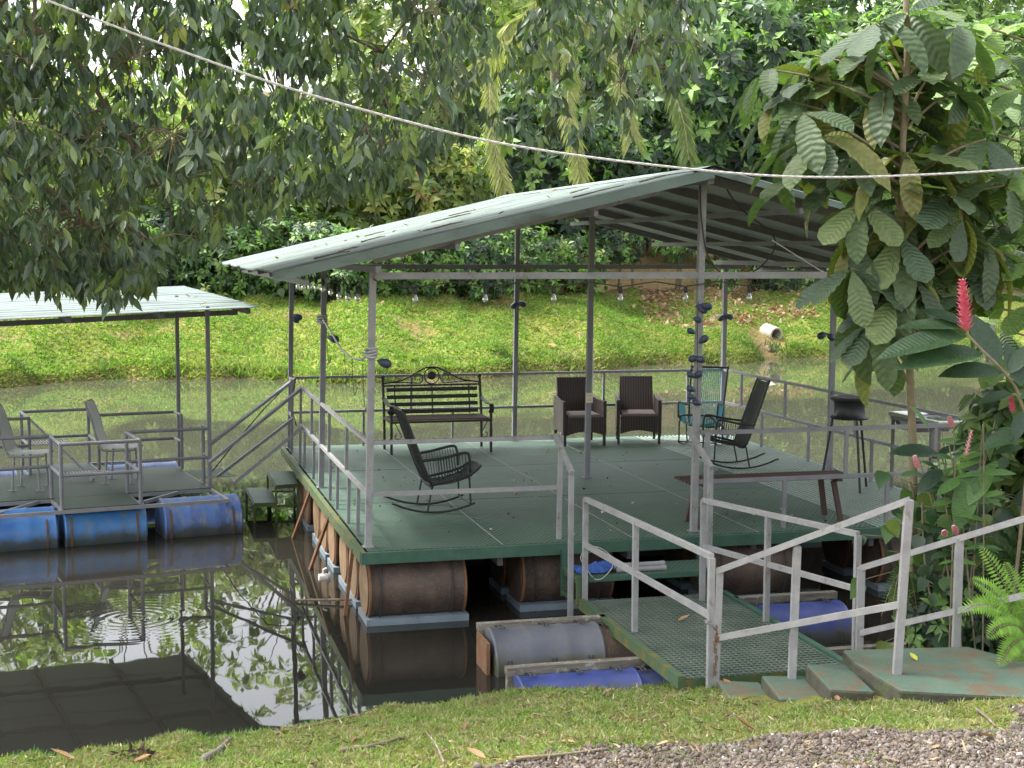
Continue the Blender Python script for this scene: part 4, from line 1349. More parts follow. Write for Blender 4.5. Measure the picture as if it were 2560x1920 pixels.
o = cl.build('blue_cloth', M_navy); o.location = st; o.rotation_euler = (0, 0, PV.a)
tag(o, 'crumpled blue cloth on the left end of the front step', 'cloth')
cd = catmull([(-.62, -.15, .25), (-.58, -.18, .30), (-.45, -.2, .28), (-.32, -.2, .18), (-.3, -.2, .06), (-.42, -.24, -.05), (-.52, -.24, -.06), (-.6, -.2, .05), (-.66, -.16, .16), (-.62, -.15, .25)], 5)
cd = [Vector((-.47, -.2, .12)) + (p - Vector((-.47, -.2, .12))) * .78 for p in cd]
o = MB().tube(cd, .0045, 6).build('cord', M_rope); o.location = st; o.rotation_euler = (0, 0, PV.a)
tag(o, 'loop of white cord over the left gangway post', 'cord')

# concrete drain pipe in the far bank
def far_hit(px, py, y0=33., y1=60.):
    Y = y0
    while Y < y1:
        p = at(px, py, Y)
        if p.z < far_z(p.x, p.y) - .35 * gouge(p.x, p.y): return p
        Y += .05
    return p
dp = far_hit(1938, 842) + Vector((.0, -.15, .08))
d0 = dp + Vector((-.16, .34, .06))
ax = (dp - d0).normalized()
M_ = Matrix.Translation(d0) @ ax.to_track_quat('Z', 'Y').to_matrix().to_4x4()
Ln = (dp - d0).length
tag(MB().lathe([(.235, -.2), (.235, Ln), (.23, Ln + .02), (.18, Ln + .02), (.175, 0)], 20, M_).build('drain_pipe', M_pipe, smooth='auto'), 'grey concrete drain pipe sticking out of the far bank', 'pipe')
def rock(c, r, seed, mat=M_stone):
    mb = MB()
    vs, fs = [], []
    for i in range(7):
        th = math.pi * i / 6
        for j in range(10):
            ph = 2 * math.pi * j / 10
            v = Vector((math.sin(th) * math.cos(ph), math.sin(th) * math.sin(ph), math.cos(th)))
            v *= r * (1 + .35 * noise.noise(v * 1.6 + Vector((seed, 0, 0))))
            vs.append((v.x * 1.3, v.y, v.z * .75))
    for i in range(6):
        for j in range(10):
            fs.append((i * 10 + j, i * 10 + (j + 1) % 10, (i + 1) * 10 + (j + 1) % 10, (i + 1) * 10 + j))
    mb.add(vs, fs)
    return mb.mesh('rock', mat, True)
for lab, px, py, r in (('brown boulder below the drain pipe on the far bank', 1930, 874, .2),):
    o = put('boulder', rock(None, r, 3, M_bark)); o.location = far_hit(px, py)
    tag(o, lab, 'rock')
# motor hung at the left drums
mo = thing('pump', 'small white pump hanging beside the left drums', 'pump', PV.w((-.22, 1.35, .12)), PV.a)
mo.scale = (.6, .6, .6)
MB().lathe([(.03, -.1), (.06, -.09), (.06, .04), (.045, .06)], 14, Matrix.Rotation(math.pi / 2, 4, 'Y')).build('motor', M_white, mo, smooth='auto')
MB().lathe([(.02, .06), (.085, .065), (.09, .09), (.03, .1)], 16, Matrix.Rotation(math.pi / 2, 4, 'Y')).build('flange', M_steel, mo, smooth='auto')
MB().tube([(-.02, 0, .05), (-.02, 0, .13), (.04, 0, .15)], .015, 7).build('outlet', M_white, mo)
o = MB().tube([PV.w((-.55, .9, .02)), PV.w((-.15, .75, .035)), PV.w((.02, .72, .03))], .014, 6).build('floating_stick', M_bark)
tag(o, 'stick floating on the water by the left drums', 'stick')
# ------------------------------------------------------------------ foliage tools
def unit(a): return a / np.maximum(np.linalg.norm(a, axis=-1, keepdims=True), 1e-9)
def rand_dirs(n): return unit(rng.normal(size=(n, 3)))

def leaf_template(stations, curl=.12, fold=.25, wave=0):
    """stations: (y, halfwidth); midrib with two lifted sides, all triangles"""
    v, f = [], []
    for i, (y, w) in enumerate(stations):
        z = -curl * y * y
        zz = z + fold * w + (wave * (1 if i % 2 else -1))
        v += [(0, y, z), (-w, y, zz), (w, y, zz)]
    for i in range(len(stations) - 1):
        a, b = 3 * i, 3 * i + 3
        for (s, t) in ((1, 0), (0, 2)):
            p, q, r, u = a + s, a + t, b + t, b + s
            if stations[i + 1][1] > 0: f += [(p, q, r), (p, r, u)]
            else: f += [(p, q, b)]
            if stations[i][1] == 0: f = f[:-2] + [(a, r, u)] if stations[i + 1][1] > 0 else f
    return np.array(v, np.float32), np.array(f, np.int32)
LT_small = (np.array([(0, 0, 0), (-.23, .45, .05), (.23, .45, .05), (0, 1, -.16), (0, .5, -.03)], np.float32), np.array([(0, 4, 1), (0, 2, 4), (1, 4, 3), (4, 2, 3)], np.int32))
LT_narrow = (np.array([(0, 0, 0), (-.05, .4, .01), (.05, .4, .01), (0, 1, -.1), (0, .45, -.01)], np.float32), LT_small[1])
LT_drip = leaf_template([(0, 0), (.18, .10), (.42, .165), (.66, .13), (.85, .05), (1, 0)], .22, .35)
LT_big = leaf_template([(0, 0), (.08, .035), (.18, .085), (.28, .115), (.38, .16), (.47, .165), (.56, .205), (.65, .195), (.74, .22), (.82, .19), (.9, .165), (.96, .09), (1, 0)], .26, .3, .012)
LT_lance = leaf_template([(0, 0), (.06, .045), (.16, .10), (.32, .135), (.5, .14), (.68, .12), (.84, .075), (.94, .03), (1, 0)], .16, .3)

def frames(d, nrm):
    d = unit(d)
    x = unit(np.cross(d, nrm))
    z = np.cross(x, d)
    return np.stack([x, d, z], -1)

def leaves_mesh(name, T, pos, R, size, tint, mat):
    tv, tf = T
    n, k = len(pos), len(tv)
    v = pos[:, None, :] + np.einsum('nij,kj->nki', R, tv) * size[:, None, None]
    f = (tf[None] + (np.arange(n) * k)[:, None, None]).reshape(-1, 3)
    return fast_mesh(name, v.reshape(-1, 3), f, mat, np.repeat(tint, k, 0))

def palette(n, cols, var=.18, gain=1.0):
    w = np.array([c[1] for c in cols], float); w /= w.sum()
    idx = rng.choice(len(cols), n, p=w)
    t = np.array([c[0] for c in cols], float)[idx] * gain
    return np.clip(t * (1 + rng.normal(size=(n, 1)) * var), .004, .9)

def rosettes(C, A, k, spread=(.9, 1.7), droop=.35, base=.03, up=None):
    """k leaves round each centre C with axis A -> positions, frames, cluster index"""
    n = len(C)
    A = unit(A)
    e1 = unit(np.cross(A, np.array([.31, .17, .93])[None] + 0 * A))
    e2 = np.cross(A, e1)
    ph = (np.arange(k)[None] * (2 * math.pi / k) + rng.uniform(0, 6.28, (n, 1)) + rng.normal(size=(n, k)) * .25)
    th = rng.uniform(*spread, (n, k))
    d = (np.cos(th)[..., None] * A[:, None] + np.sin(th)[..., None] * (np.cos(ph)[..., None] * e1[:, None] + np.sin(ph)[..., None] * e2[:, None]))
    d[..., 2] -= droop
    d = unit(d)
    nr = A[:, None] + rng.normal(size=(n, k, 3)) * .25 + np.array([0, 0, .3])
    pos = C[:, None] + d * base
    R = frames(d.reshape(-1, 3), nr.reshape(-1, 3))
    return pos.reshape(-1, 3), R, np.repeat(np.arange(n), k)

PAL = {
 'hedge': [((.075, .14, .04), 4), ((.15, .25, .065), 3), ((.035, .065, .025), 3), ((.25, .30, .09), .5)],
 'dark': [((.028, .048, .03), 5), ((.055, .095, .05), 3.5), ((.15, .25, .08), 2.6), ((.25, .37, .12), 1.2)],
 'yellow': [((.14, .19, .05), 4), ((.21, .25, .07), 3), ((.07, .11, .04), 2.5), ((.32, .31, .10), .9), ((.34, .17, .09), .14)],
 'far': [((.2, .26, .07), 4), ((.28, .33, .09), 3), ((.12, .17, .05), 2), ((.4, .4, .15), .7)],
 'fresh': [((.11, .18, .055), 4), ((.17, .25, .075), 3), ((.055, .095, .035), 2.5)],
}
def tree(name, label, px, py, Y, rx, rz, pal, n, k=7, size=.26, group=None, droop=.45, ry=None, trunk=True, T=LT_small, mat=None, lumps=.35, cat='tree', spread=(.9, 1.7)):
    c = at(px, py, Y)
    s = Y / F
    ax, az = rx * s, rz * s
    ay = ry or min(ax, az) * .8
    m = n * 2
    dirs = rand_dirs(m)
    keep = (dirs[:, 1] < .15) | (rng.random(m) < .3)
    dirs = dirs[keep][:n]
    m = len(dirs)
    lump = np.array([1 + lumps * noise.fractal(Vector(tuple(d * 1.7 + px * .013)), .8, 2.2, 3) for d in dirs])
    rad = (rng.uniform(.35, 1, m) ** .45) * lump
    P_ = dirs * rad[:, None] * np.array([ax, ay, az])
    gz = c.z + P_[:, 2]
    ground = np.array([far_z(c.x + p[0], min(c.y + p[1], 98)) for p in P_]) if Y > 30 else np.zeros(m)
    ok = gz > ground + .05
    P_, dirs, rad = P_[ok], dirs[ok], rad[ok]
    A = unit(dirs * np.array([1, 1, .6]) + np.array([0, -.35, .45]) + rng.normal(size=dirs.shape) * .3)
    pos, R, ci = rosettes(P_, A, k, droop=droop, base=.02, spread=spread)
    ct = palette(len(P_), PAL[pal], .22, 1.3)
    tint = ct[ci] * (1 + rng.normal(size=(len(pos), 1)) * .15)
    sz = size * rng.uniform(.7, 1.25, len(pos))
    base = Vector((c.x, c.y, far_z(c.x, min(c.y, 98)) - .1 if Y > 30 else .2))
    root = thing(name, label, cat, base, 0, group)
    off = np.array(c - base)
    put('crown', leaves_mesh('crown', T, pos + off, R, sz, np.clip(tint, .004, .9), mat or M_leaf), root, 'stuff')
    if trunk:
        mb = MB()
        h = max(c.z - base.z, .4)
        mb.tube([(0, 0, -.2), (.1, .05, h * .5), (.0, .1, h)], max(.05, h * .03), 8, r1=max(.03, h * .015))
        mb.build('trunk', M_bark, root, smooth=True)
        mb = MB()
        for i in range(8):
            d = rand_dirs(1)[0]
            e = Vector((d[0] * ax * .75, d[1] * ay * .6, h + abs(d[2]) * az * .7 - az * .1))
            mb.tube([(0, .1, h * .75), ((e.x) * .4, e.y * .4, (h + e.z) / 2), e], .035, 5, r1=.012)
        mb.build('limbs', M_bark, root, kind='stuff')
    return root

# ------------------------------------------------------------------ beyond the far bank
def Yb(px, extra):
    Y = 45.
    for _ in range(6): Y = far_shore((px - 1280) / F * Y) + extra
    return Y
# low wall behind the hedge: horizontal bamboo-like rails in panels
M_bamboo = pmat('ochre_slat', (.30, .21, .09), (.42, .31, .14), 6, .8, c3=(.08, .06, .03), c3at=.6)
wl = thing('bank_wall', 'low ochre slatted wall behind the hedge at the top of the far bank', 'wall', (0, 48, 2))
for px in range(-100, 2660, 120):
    a = at(px, 735, Yb(px, 7.3)); b = at(px + 120, 735, Yb(px + 120, 7.3))
    mb = MB()
    for k in range(13):
        z = a.z - .35 + k * .1
        mb.bar(Vector((a.x, a.y, z)) - Vector((0, 48, 2)), Vector((b.x, b.y, z)) - Vector((0, 48, 2)), .05, .092)
    mb.build('slat_panel', M_bamboo, wl, kind='stuff')
    MB().bar(Vector((a.x, a.y - .05, a.z - .5)) - Vector((0, 48, 2)), Vector((a.x, a.y - .05, a.z + 1.0)) - Vector((0, 48, 2)), .08).build('wall_post', M_bark, wl)

# pink house wall glimpsed through the trees
hp = at(885, 540, 54)
hs_ = thing('house', 'faded pink plaster house glimpsed between the far trees', 'house', (hp.x, hp.y, 3))
MB().box((0, 2, 1.6), (5.2, 4, 4.6)).build('wall', M_brick, hs_)
rf_ = MB().add([(-3, -.4, 3.9), (3, -.4, 3.9), (3, 2, 5.2), (-3, 2, 5.2), (3, 4.4, 3.9), (-3, 4.4, 3.9)], [(0, 1, 2, 3), (3, 2, 4, 5)]).build('roof', M_rust, hs_)
MB().box((.6, -.015, 1.4), (1.1, .05, 1.2)).build('window', M_steeldark, hs_)

low = ['round light green hedge bush', 'leafy hedge shrub', 'dense hedge shrub']
i = 0
LOWPX = [(-60, 640, 150, 150), (110, 640, 140, 130), (270, 650, 130, 120), (420, 640, 140, 140), (560, 640, 140, 140), (690, 640, 130, 130), (800, 655, 120, 95), (930, 660, 120, 85), (1060, 655, 120, 90), (1190, 650, 120, 95), (1310, 650, 110, 90), (1430, 655, 100, 70), (1545, 610, 70, 45), (1690, 600, 60, 50), (1800, 690, 50, 40), (1950, 650, 130, 90), (2080, 640, 120, 100), (2220, 650, 120, 110), (2380, 650, 130, 120), (2540, 650, 130, 120)]
where = ['at the left edge', 'beyond the left raft roof', 'beyond the middle of the left raft roof', 'right of the left raft roof peak', 'beyond the gap between the two roofs', 'beside the low corner of the pavilion roof', 'behind the front left post', 'seen over the bench', 'seen left of the back middle post', 'at the back middle post', 'seen right of the back middle post', 'seen left of the centre post', 'beside the bare wall', 'behind the ridge post', 'left of the back right post', 'above the drain pipe', 'above the right railing', 'left of the ginger flower', 'behind the ginger flower', 'at the right edge']
for (px, py, rx, rz), w in zip(LOWPX, where):
    tree('hedge_shrub', f'green hedge shrub on the far bank {w}', px, py, Yb(px, 6.6 + random.uniform(-.2, .3)), rx, rz, 'hedge' if i % 3 else 'dark', int(330 * rx * rz / 12000), 7, .21, 'hedge along the far bank', cat='shrub', ry=1.0, droop=.3)
    i += 1

MID = [  # px, py, extra, rx, rz, palette, n, size, label
 (40, 330, 12, 260, 260, 'far', 650, .38, 'pale yellow green tree far behind the left foreground branches'),
 (350, 420, 10, 220, 200, 'far', 600, .36, 'bright tree behind the foreground branches above the left raft'),
 (640, 460, 10, 200, 190, 'yellow', 650, .36, 'yellow green tree above the low corner of the pavilion roof'),
 (900, 400, 10, 190, 220, 'yellow', 700, .36, 'tree with yellow and orange young leaves above the pavilion roof'),
 (1090, 470, 8.8, 130, 150, 'yellow', 420, .36, 'yellow leaved shrub just left of the hanging palm frond'),
 (1330, 420, 10, 190, 200, 'dark', 700, .38, 'dark green shrub behind the hanging palm fronds'),
 (1530, 430, 9.5, 150, 160, 'dark', 550, .38, 'dark glossy shrub left of the roof ridge'),
 (1800, 250, 9.5, 290, 300, 'dark', 1150, .46, 'tall dark evergreen with drooping light leaf tips behind the roof ridge'),
 (2080, 380, 9.5, 200, 260, 'dark', 650, .46, 'dark evergreen behind the large leaved tree'),
 (2300, 250, 9.5, 210, 260, 'fresh', 650, .46, 'fresh green tree behind the large leaved tree trunk'),
 (2510, 330, 9, 190, 300, 'fresh', 650, .46, 'fresh green tree at the right edge of the far bank'),
]
for (px, py, ex, rx, rz, pal, n, size, lab) in MID:
    tree('broadleaf_tree', lab, px, py, Yb(px, ex), rx, rz, pal, n, 7, size, 'trees beyond the far bank', droop=.5)
TOP = [
 (-120, 120, 19, 330, 280, 'far', 150, .42, 'sparse pale tree at the top left corner'),
 (300, 90, 18, 330, 260, 'far', 150, .42, 'sparse sunlit tree behind the upper left branches'),
 (700, 150, 17, 300, 260, 'far', 300, .42, 'tall light green tree behind the rope'),
 (1080, 90, 17, 300, 300, 'yellow', 900, .40, 'tall yellow green tree behind the palm'),
 (1480, 60, 17, 300, 330, 'dark', 900, .40, 'tall dark tree behind the palm crown'),
 (2050, 30, 17, 350, 330, 'dark', 1100, .40, 'tall dark tree above the evergreen'),
 (2450, 30, 17, 330, 330, 'fresh', 900, .42, 'tall fresh green tree at the top right corner'),
]
for (px, py, ex, rx, rz, pal, n, size, lab) in TOP:
    tree('tall_tree', lab, px, py, Yb(px, ex), rx, rz, pal, n, 7, size, 'tall trees behind', droop=.4)

# wooded slope behind everything
C_, T_ = [], []
n = 5200
X_ = rng.uniform(-34, 38, n); Yy = rng.uniform(0, 1, n) ** .8 * 26
cl_, tl_ = [], []
for x, e in zip(X_, Yy):
    y = far_shore(x) + 12 + e
    hmax = 9.5 + .06 * (x + 10) * 2 if x > -14 else 7.5
    z = far_z(x, min(y, 98)) + random.random() ** 1.3 * max(3.5, hmax - e * .1)
    if x < -2: z = min(z, 6.2 + random.random() * 2.2)
    cl_.append((x, y, z))
cl_ = np.array(cl_)
A = unit(rng.normal(size=(n, 3)) * .4 + np.array([0, -.8, .6]))
pos, R, ci = rosettes(cl_, A, 8, droop=.3, base=.05)
ct = palette(n, [((.07, .11, .042), 4), ((.12, .17, .055), 3), ((.19, .24, .07), 2)], .15, 1.2)
ob = put('woodland', leaves_mesh('woodland', LT_small, pos, R, rng.uniform(.5, .95, len(pos)), ct[ci], M_leaf))
tag(ob, 'dense mass of woodland foliage on the slope behind the far trees', 'woodland', kind='stuff')

# palm with long drooping fronds
PY_ = Yb(1385, 6.6)
pc = at(1385, 60, PY_)
pb = Vector((pc.x, pc.y + 4, far_z(pc.x, pc.y + 4)))
palm = thing('palm', 'coconut palm with yellowing fronds hanging down above the roof', 'palm', pb)
MB().tube([(0, 0, -.2), (.15, -1.6, (pc.z - pb.z) * .5), (0, -4, pc.z - pb.z)], .17, 10, r1=.13).build('trunk', M_bark, palm, smooth=True)
def frond(parent, pts, ll, tint, mat, M0):
    p = catmull([q - M0 for q in pts], 10)
    mb = MB().tube(p, .03, 5, r1=.008)
    rach = mb.build('frond', pmat('frond_rib', (.3, .26, .1), (.38, .34, .14), 6, .6) if 'frond_rib' not in bpy.data.materials else bpy.data.materials['frond_rib'], parent)
    P_, Dd, Nn = [], [], []
    for i in range(3, len(p) - 1):
        tn = (p[i + 1] - p[i - 1]).normalized()
        sd = tn.cross(Vector((0, 1, .15))).normalized()
        for s in (-1, 1):
            for q in range(3):
                base = p[i].lerp(p[i + 1], q / 3)
                P_.append(base)
                Dd.append(sd * s * .55 + tn * .35 + Vector((0, 0, -.75)) + Vector((random.gauss(0, .06), random.gauss(0, .1), random.gauss(0, .06))))
                Nn.append(Vector((0, -1, .3)) + Vector((random.gauss(0, .3), 0, random.gauss(0, .2))))
    P_, Dd, Nn = np.array(P_), np.array(Dd), np.array(Nn)
    t = palette(len(P_), [(tint, 1)], .15)
    put('leaflets', leaves_mesh('leaflets', LT_narrow, P_, frames(Dd, Nn), ll * rng.uniform(.75, 1.1, len(P_)), t, mat), rach, 'stuff')
YEL, GRN = (.36, .36, .15), (.17, .22, .08)
for pts, tint in (
    ([(1385, 60), (1300, 40), (1240, 120), (1225, 250), (1240, 380), (1268, 475)], YEL),
    ([(1385, 60), (1420, 60), (1425, 180), (1420, 260), (1440, 360), (1456, 460)], YEL),
    ([(1385, 60), (1440, 40), (1500, 80), (1545, 190), (1575, 300), (1582, 340)], YEL),
    ([(1385, 60), (1480, 0), (1580, 60), (1660, 180), (1705, 290), (1722, 400)], GRN),
    ([(1385, 60), (1440, -60), (1560, -70), (1680, 40), (1740, 150)], GRN),
    ([(1385, 60), (1330, -60), (1230, -60), (1150, 20), (1100, 140)], GRN),
    ([(1385, 60), (1350, 0), (1290, 90), (1200, 150), (1130, 220)], YEL),
    ([(1385, 60), (1390, -80), (1460, -160), (1560, -160)], GRN),
    ([(1385, 60), (1340, -90), (1250, -150), (1150, -120)], GRN)):
    q = [at(x, y, PY_ - 1.6 * math.sin(math.pi * .6 * k / len(pts))) for k, (x, y) in enumerate(pts)]
    frond(palm, q, .75, tint, M_leaf, pb)

# ------------------------------------------------------------------ overhanging foreground tree (left and top)
EDGE_X = [-400, 0, 150, 290, 380, 440, 540, 600, 650, 700, 780, 860, 960, 1040, 1120, 1230, 1330, 1440, 1560, 1640, 1720, 1800]
EDGE_Y = [720, 705, 745, 765, 720, 640, 600, 560, 610, 520, 480, 500, 470, 420, 370, 350, 385, 350, 320, 280, 200, 60]
fg0 = Vector((-8.3, 11.5, .2))
fg = thing('overhanging_tree', 'large tree with drooping dark leaves hanging over the water from the upper left', 'tree', fg0)
cen = []
def dens(px, py):
    if px < 560: return 1.0 if py > 330 else .85
    if px < 1000: return .7
    return .55
tries = 0
while len(cen) < 3700 and tries < 90000:
    tries += 1
    px = random.uniform(-420, 1800); py = random.uniform(-330, 760)
    e = float(np.interp(px, EDGE_X, EDGE_Y))
    if py > e - 28: continue
    if random.random() > dens(px, py): continue
    if noise.noise(Vector((px * .006, py * .007, 4))) < -.28 and py < e - 110: continue
    if 180 < px < 1050 and 130 < py < 330 and random.random() < .35: continue
    if 1180 < px < 1720 and py > 90 and random.random() < .45: continue
    Y = random.uniform(10.2, 14.4)
    if py > e - 120: Y = random.uniform(10.6, 12.6)
    cen.append(at(px, py, Y))
limbs = [
 [(-8.3, 11.5, -.2), (-8.1, 11.6, 2.6), (-7.4, 11.8, 5.2), (-6.4, 12.0, 6.6)],
 [(-7.6, 11.75, 4.6), (-6.0, 11.6, 5.4), (-4.6, 11.6, 5.35), (-3.55, 11.5, 4.9), (-3.1, 11.5, 4.3), (-2.8, 11.6, 3.8)],
 [(-6.4, 12.0, 6.6), (-4.6, 12.2, 6.9), (-2.6, 12.3, 6.5), (-.9, 12.4, 6.1), (.5, 12.4, 5.75), (1.5, 12.5, 5.4)],
 [(-6.4, 12.0, 6.6), (-4.9, 11.6, 6.5), (-3.75, 11.3, 5.9), (-3.6, 11.2, 5.2), (-3.65, 11.2, 4.5)],
 [(-4.6, 12.2, 6.9), (-3.2, 12.6, 6.1), (-2.0, 12.6, 5.4), (-1.1, 12.5, 4.95)],
 [(-5.4, 11.6, 5.4), (-4.4, 11.2, 4.4), (-3.7, 11.2, 3.9), (-3.2, 11.2, 3.45)],
]
nodes = []
for k, l in enumerate(limbs):
    c = catmull(l, 8)
    MB().tube([p - fg0 for p in c], (.15, .035, .045, .03, .024, .024)[k], 8, r1=(.1, .012, .014, .012, .01, .01)[k]).build('trunk' if k == 0 else 'branch', M_bark, fg, smooth=True)
    nodes += c[len(c) // 3:]
sec = random.sample(cen, 150)
mbt = MB()
secn = []
for s in sec:
    a = min(nodes, key=lambda q: (q - s).length + max(0, s.z - q.z) * .4)
    mid = a.lerp(s, .5) + Vector((random.gauss(0, .08), random.gauss(0, .08), .12))
    pts = catmull([a, mid, s + Vector((0, 0, .06))], 5)
    mbt.tube([p - fg0 for p in pts], .011, 5, r1=.005)
    secn += pts[2:]
sn_ = np.array([tuple(p) for p in secn])
for c in cen:
    j = int(np.argmin(((sn_ - np.array(c)) ** 2).sum(1)))
    a = secn[j]
    if (a - c).length < .03 or (a - c).length > .42: continue
    mbt.tube([a - fg0, (a.lerp(c, .55) + Vector((0, 0, .03))) - fg0, c - fg0], .005, 4, r1=.003)
mbt.build('twigs', M_bark, fg, kind='stuff')
C_ = np.array([tuple(c - fg0) for c in cen])
A = unit(rng.normal(size=C_.shape) * .5 + np.array([.15, -.15, -.9]))
pos, R, ci = rosettes(C_, A, 8, spread=(.25, 1.1), droop=1.0, base=.03)
keep = rng.random(len(pos)) < .9
pos, R, ci = pos[keep], R[keep], ci[keep]
pos = pos + rng.normal(size=pos.shape) * .03
ct = palette(len(C_), [((.06, .09, .06), 5), ((.085, .125, .07), 4), ((.14, .19, .065), 2.2), ((.24, .25, .08), .1)], .2, 1.35)
tint = np.clip(ct[ci] * (1 + rng.normal(size=(len(pos), 1)) * .16), .004, .9)
sz = .135 * rng.uniform(.55, 1.3, len(pos))
wx = pos + np.array(fg0)
pxs = 1280 + F * wx[:, 0] / wx[:, 1]
pys = 960 - F * np.tan(np.arctan2(wx[:, 2] - CZ, wx[:, 1]) + PITCH)
vis = (pxs > 20) & (pxs < 2500) & (pys > 20)
score = np.where(vis, wx[:, 1], 99)
order = np.argsort(score)
near, rest = order[:300], order[300:]
put('crown', leaves_mesh('crown', LT_drip, pos[rest], R[rest], sz[rest], tint[rest], M_glossleaf), fg, 'stuff')
VAR = []
for k, cc in enumerate([(.075, .115, .078), (.095, .14, .085), (.12, .17, .095), (.19, .25, .09)]):
    VAR.append(fast_mesh('leaf', LT_drip[0], LT_drip[1], M_glossleaf, np.tile(cc, (len(LT_drip[0]), 1))))
def place(mes, p, Rm, s, parent, name='leaf'):
    M4 = Matrix(((Rm[0, 0] * s, Rm[0, 1] * s, Rm[0, 2] * s, p[0]), (Rm[1, 0] * s, Rm[1, 1] * s, Rm[1, 2] * s, p[1]), (Rm[2, 0] * s, Rm[2, 1] * s, Rm[2, 2] * s, p[2]), (0, 0, 0, 1)))
    return put(name, mes, parent, M=M4)
# unseen upper crown, added to shade the near water and spare the grass
m_ = 620
C2 = np.stack([rng.uniform(-9.5, .2, m_), rng.uniform(9.4, 15, m_), rng.uniform(6.3, 8.6, m_)], 1) - np.array(fg0)
p2_, R2_, c2_ = rosettes(C2, unit(rng.normal(size=C2.shape) * .5 + np.array([.1, -.1, -.8])), 9, spread=(.3, 1.2), droop=.6, base=.02)
t2_ = palette(m_, [((.052, .082, .052), 5), ((.07, .11, .058), 4)], .12)
put('unseen_shade_crown', leaves_mesh('unseen_shade_crown', LT_small, p2_ + rng.normal(size=p2_.shape) * .12, R2_, .34 * rng.uniform(.7, 1.2, len(p2_)), t2_[c2_], M_glossleaf), fg, 'stuff')
for j in near: place(random.choice(VAR), pos[j], R[j], float(sz[j]), fg)

# ------------------------------------------------------------------ large-leaved tree on the right
def tinted(T, cols, mat, name='leaf'):
    return [fast_mesh(name, T[0], T[1], mat, np.tile(c, (len(T[0]), 1))) for c in cols]
def veined(name, rough=.45, n=26, trans=.28, bs_=.38):
    m = leafmat(name, rough, trans, .4)
    nt = m.node_tree
    N, L = nt.nodes.new, nt.links.new
    tc = N('ShaderNodeTexCoord')
    sx = N('ShaderNodeSeparateXYZ'); L(tc.outputs['Object'], sx.inputs[0])
    ab = N('ShaderNodeMath'); ab.operation = 'ABSOLUTE'; L(sx.outputs[0], ab.inputs[0])
    sb = N('ShaderNodeMath'); sb.operation = 'SUBTRACT'; L(sx.outputs[1], sb.inputs[0])
    m6 = N('ShaderNodeMath'); m6.operation = 'MULTIPLY'; m6.inputs[1].default_value = .7; L(ab.outputs[0], m6.inputs[0]); L(m6.outputs[0], sb.inputs[1])
    mu = N('ShaderNodeMath'); mu.operation = 'MULTIPLY'; mu.inputs[1].default_value = n * 2 * math.pi / 2; L(sb.outputs[0], mu.inputs[0])
    sn = N('ShaderNodeMath'); sn.operation = 'SINE'; L(mu.outputs[0], sn.inputs[0])
    b = N('ShaderNodeBump'); b.inputs['Strength'].default_value = bs_; b.inputs['Distance'].default_value = .008
    L(sn.outputs[0], b.inputs['Height']); L(b.outputs[0], nt.nodes['Principled BSDF'].inputs['Normal'])
    return m
M_crinkle = veined('crinkled_leaf', .5, 24)
M_ginger = veined('ginger_leaf', .38, 44, .2, .16)
def bigleaf(curl, fold, w):
    return leaf_template([(0, 0), (.08, .035 * w), (.18, .085 * w), (.28, .115 * w), (.38, .16 * w), (.47, .165 * w), (.56, .205 * w), (.65, .195 * w), (.74, .22 * w), (.82, .19 * w), (.9, .165 * w), (.96, .09 * w), (1, 0)], curl, fold, .012)
BIG = []
for cu, fo, wi, cols in ((.26, .3, 1, [(.065, .1, .055), (.085, .13, .062), (.12, .17, .07)]), (.5, .45, .9, [(.075, .115, .06), (.1, .15, .066)]), (.05, .15, 1.12, [(.07, .11, .06), (.15, .2, .075)]), (.75, .6, .95, [(.08, .12, .06), (.2, .21, .07)])):
    BIG += tinted(bigleaf(cu, fo, wi), cols, M_crinkle)
bt0 = Vector((at(2285, 1500, 10.9).x, 10.9, .25))
bt = thing('large_leaved_tree', 'slender tree with large crinkled leaves in front of the roof end', 'tree', bt0)
tr = catmull([bt0, at(2283, 1200, 10.9), at(2275, 930, 10.85), at(2262, 700, 10.8), at(2255, 420, 10.75), at(2268, 150, 10.7), at(2262, -80, 10.7), at(2250, -420, 10.8)], 6)
MB().tube([p - bt0 for p in tr], .034, 8, r1=.02).build('trunk', M_palebark, bt, smooth=True)
WH = [(1760, 120), (1735, 245), (1800, 175), (1770, 300), (1850, 330), (1890, 50), (1960, 30), (2030, 90), (1990, 200), (1880, 250), (1920, 400), (1860, 435), (2000, 420), (2050, 330), (1850, 520), (1930, 520), (2010, 520), (2080, 470), (1900, 600), (1975, 600), (1880, 690), (1900, 730), (1850, 150), (1950, 130), (2070, 200), (2100, 420), (1840, 580), (2070, 60)]
WH += [(2130, 300), (2170, 400), (1790, 120), (1830, 260), (1900, 480), (1960, 330), (2040, 420), (2120, 520), (1880, 650), (1950, 690), (2040, 620), (2000, 290), (1920, 190), (1950, 260), (1985, 350), (1940, 450), (1980, 560), (1930, 640), (1960, 90), (2010, 160), (1900, 120), (1970, 470), (1925, 560), (1690, 215), (1665, 150), (1705, 300), (1745, 175), (1730, 385), (1790, 400), (1965, 380), (1990, 430), (1945, 510), (2030, 560), (2080, 560)]
WH = [(x * 1.1573, y * 1.1573) for x, y in WH]
ntr = [p for p in tr]
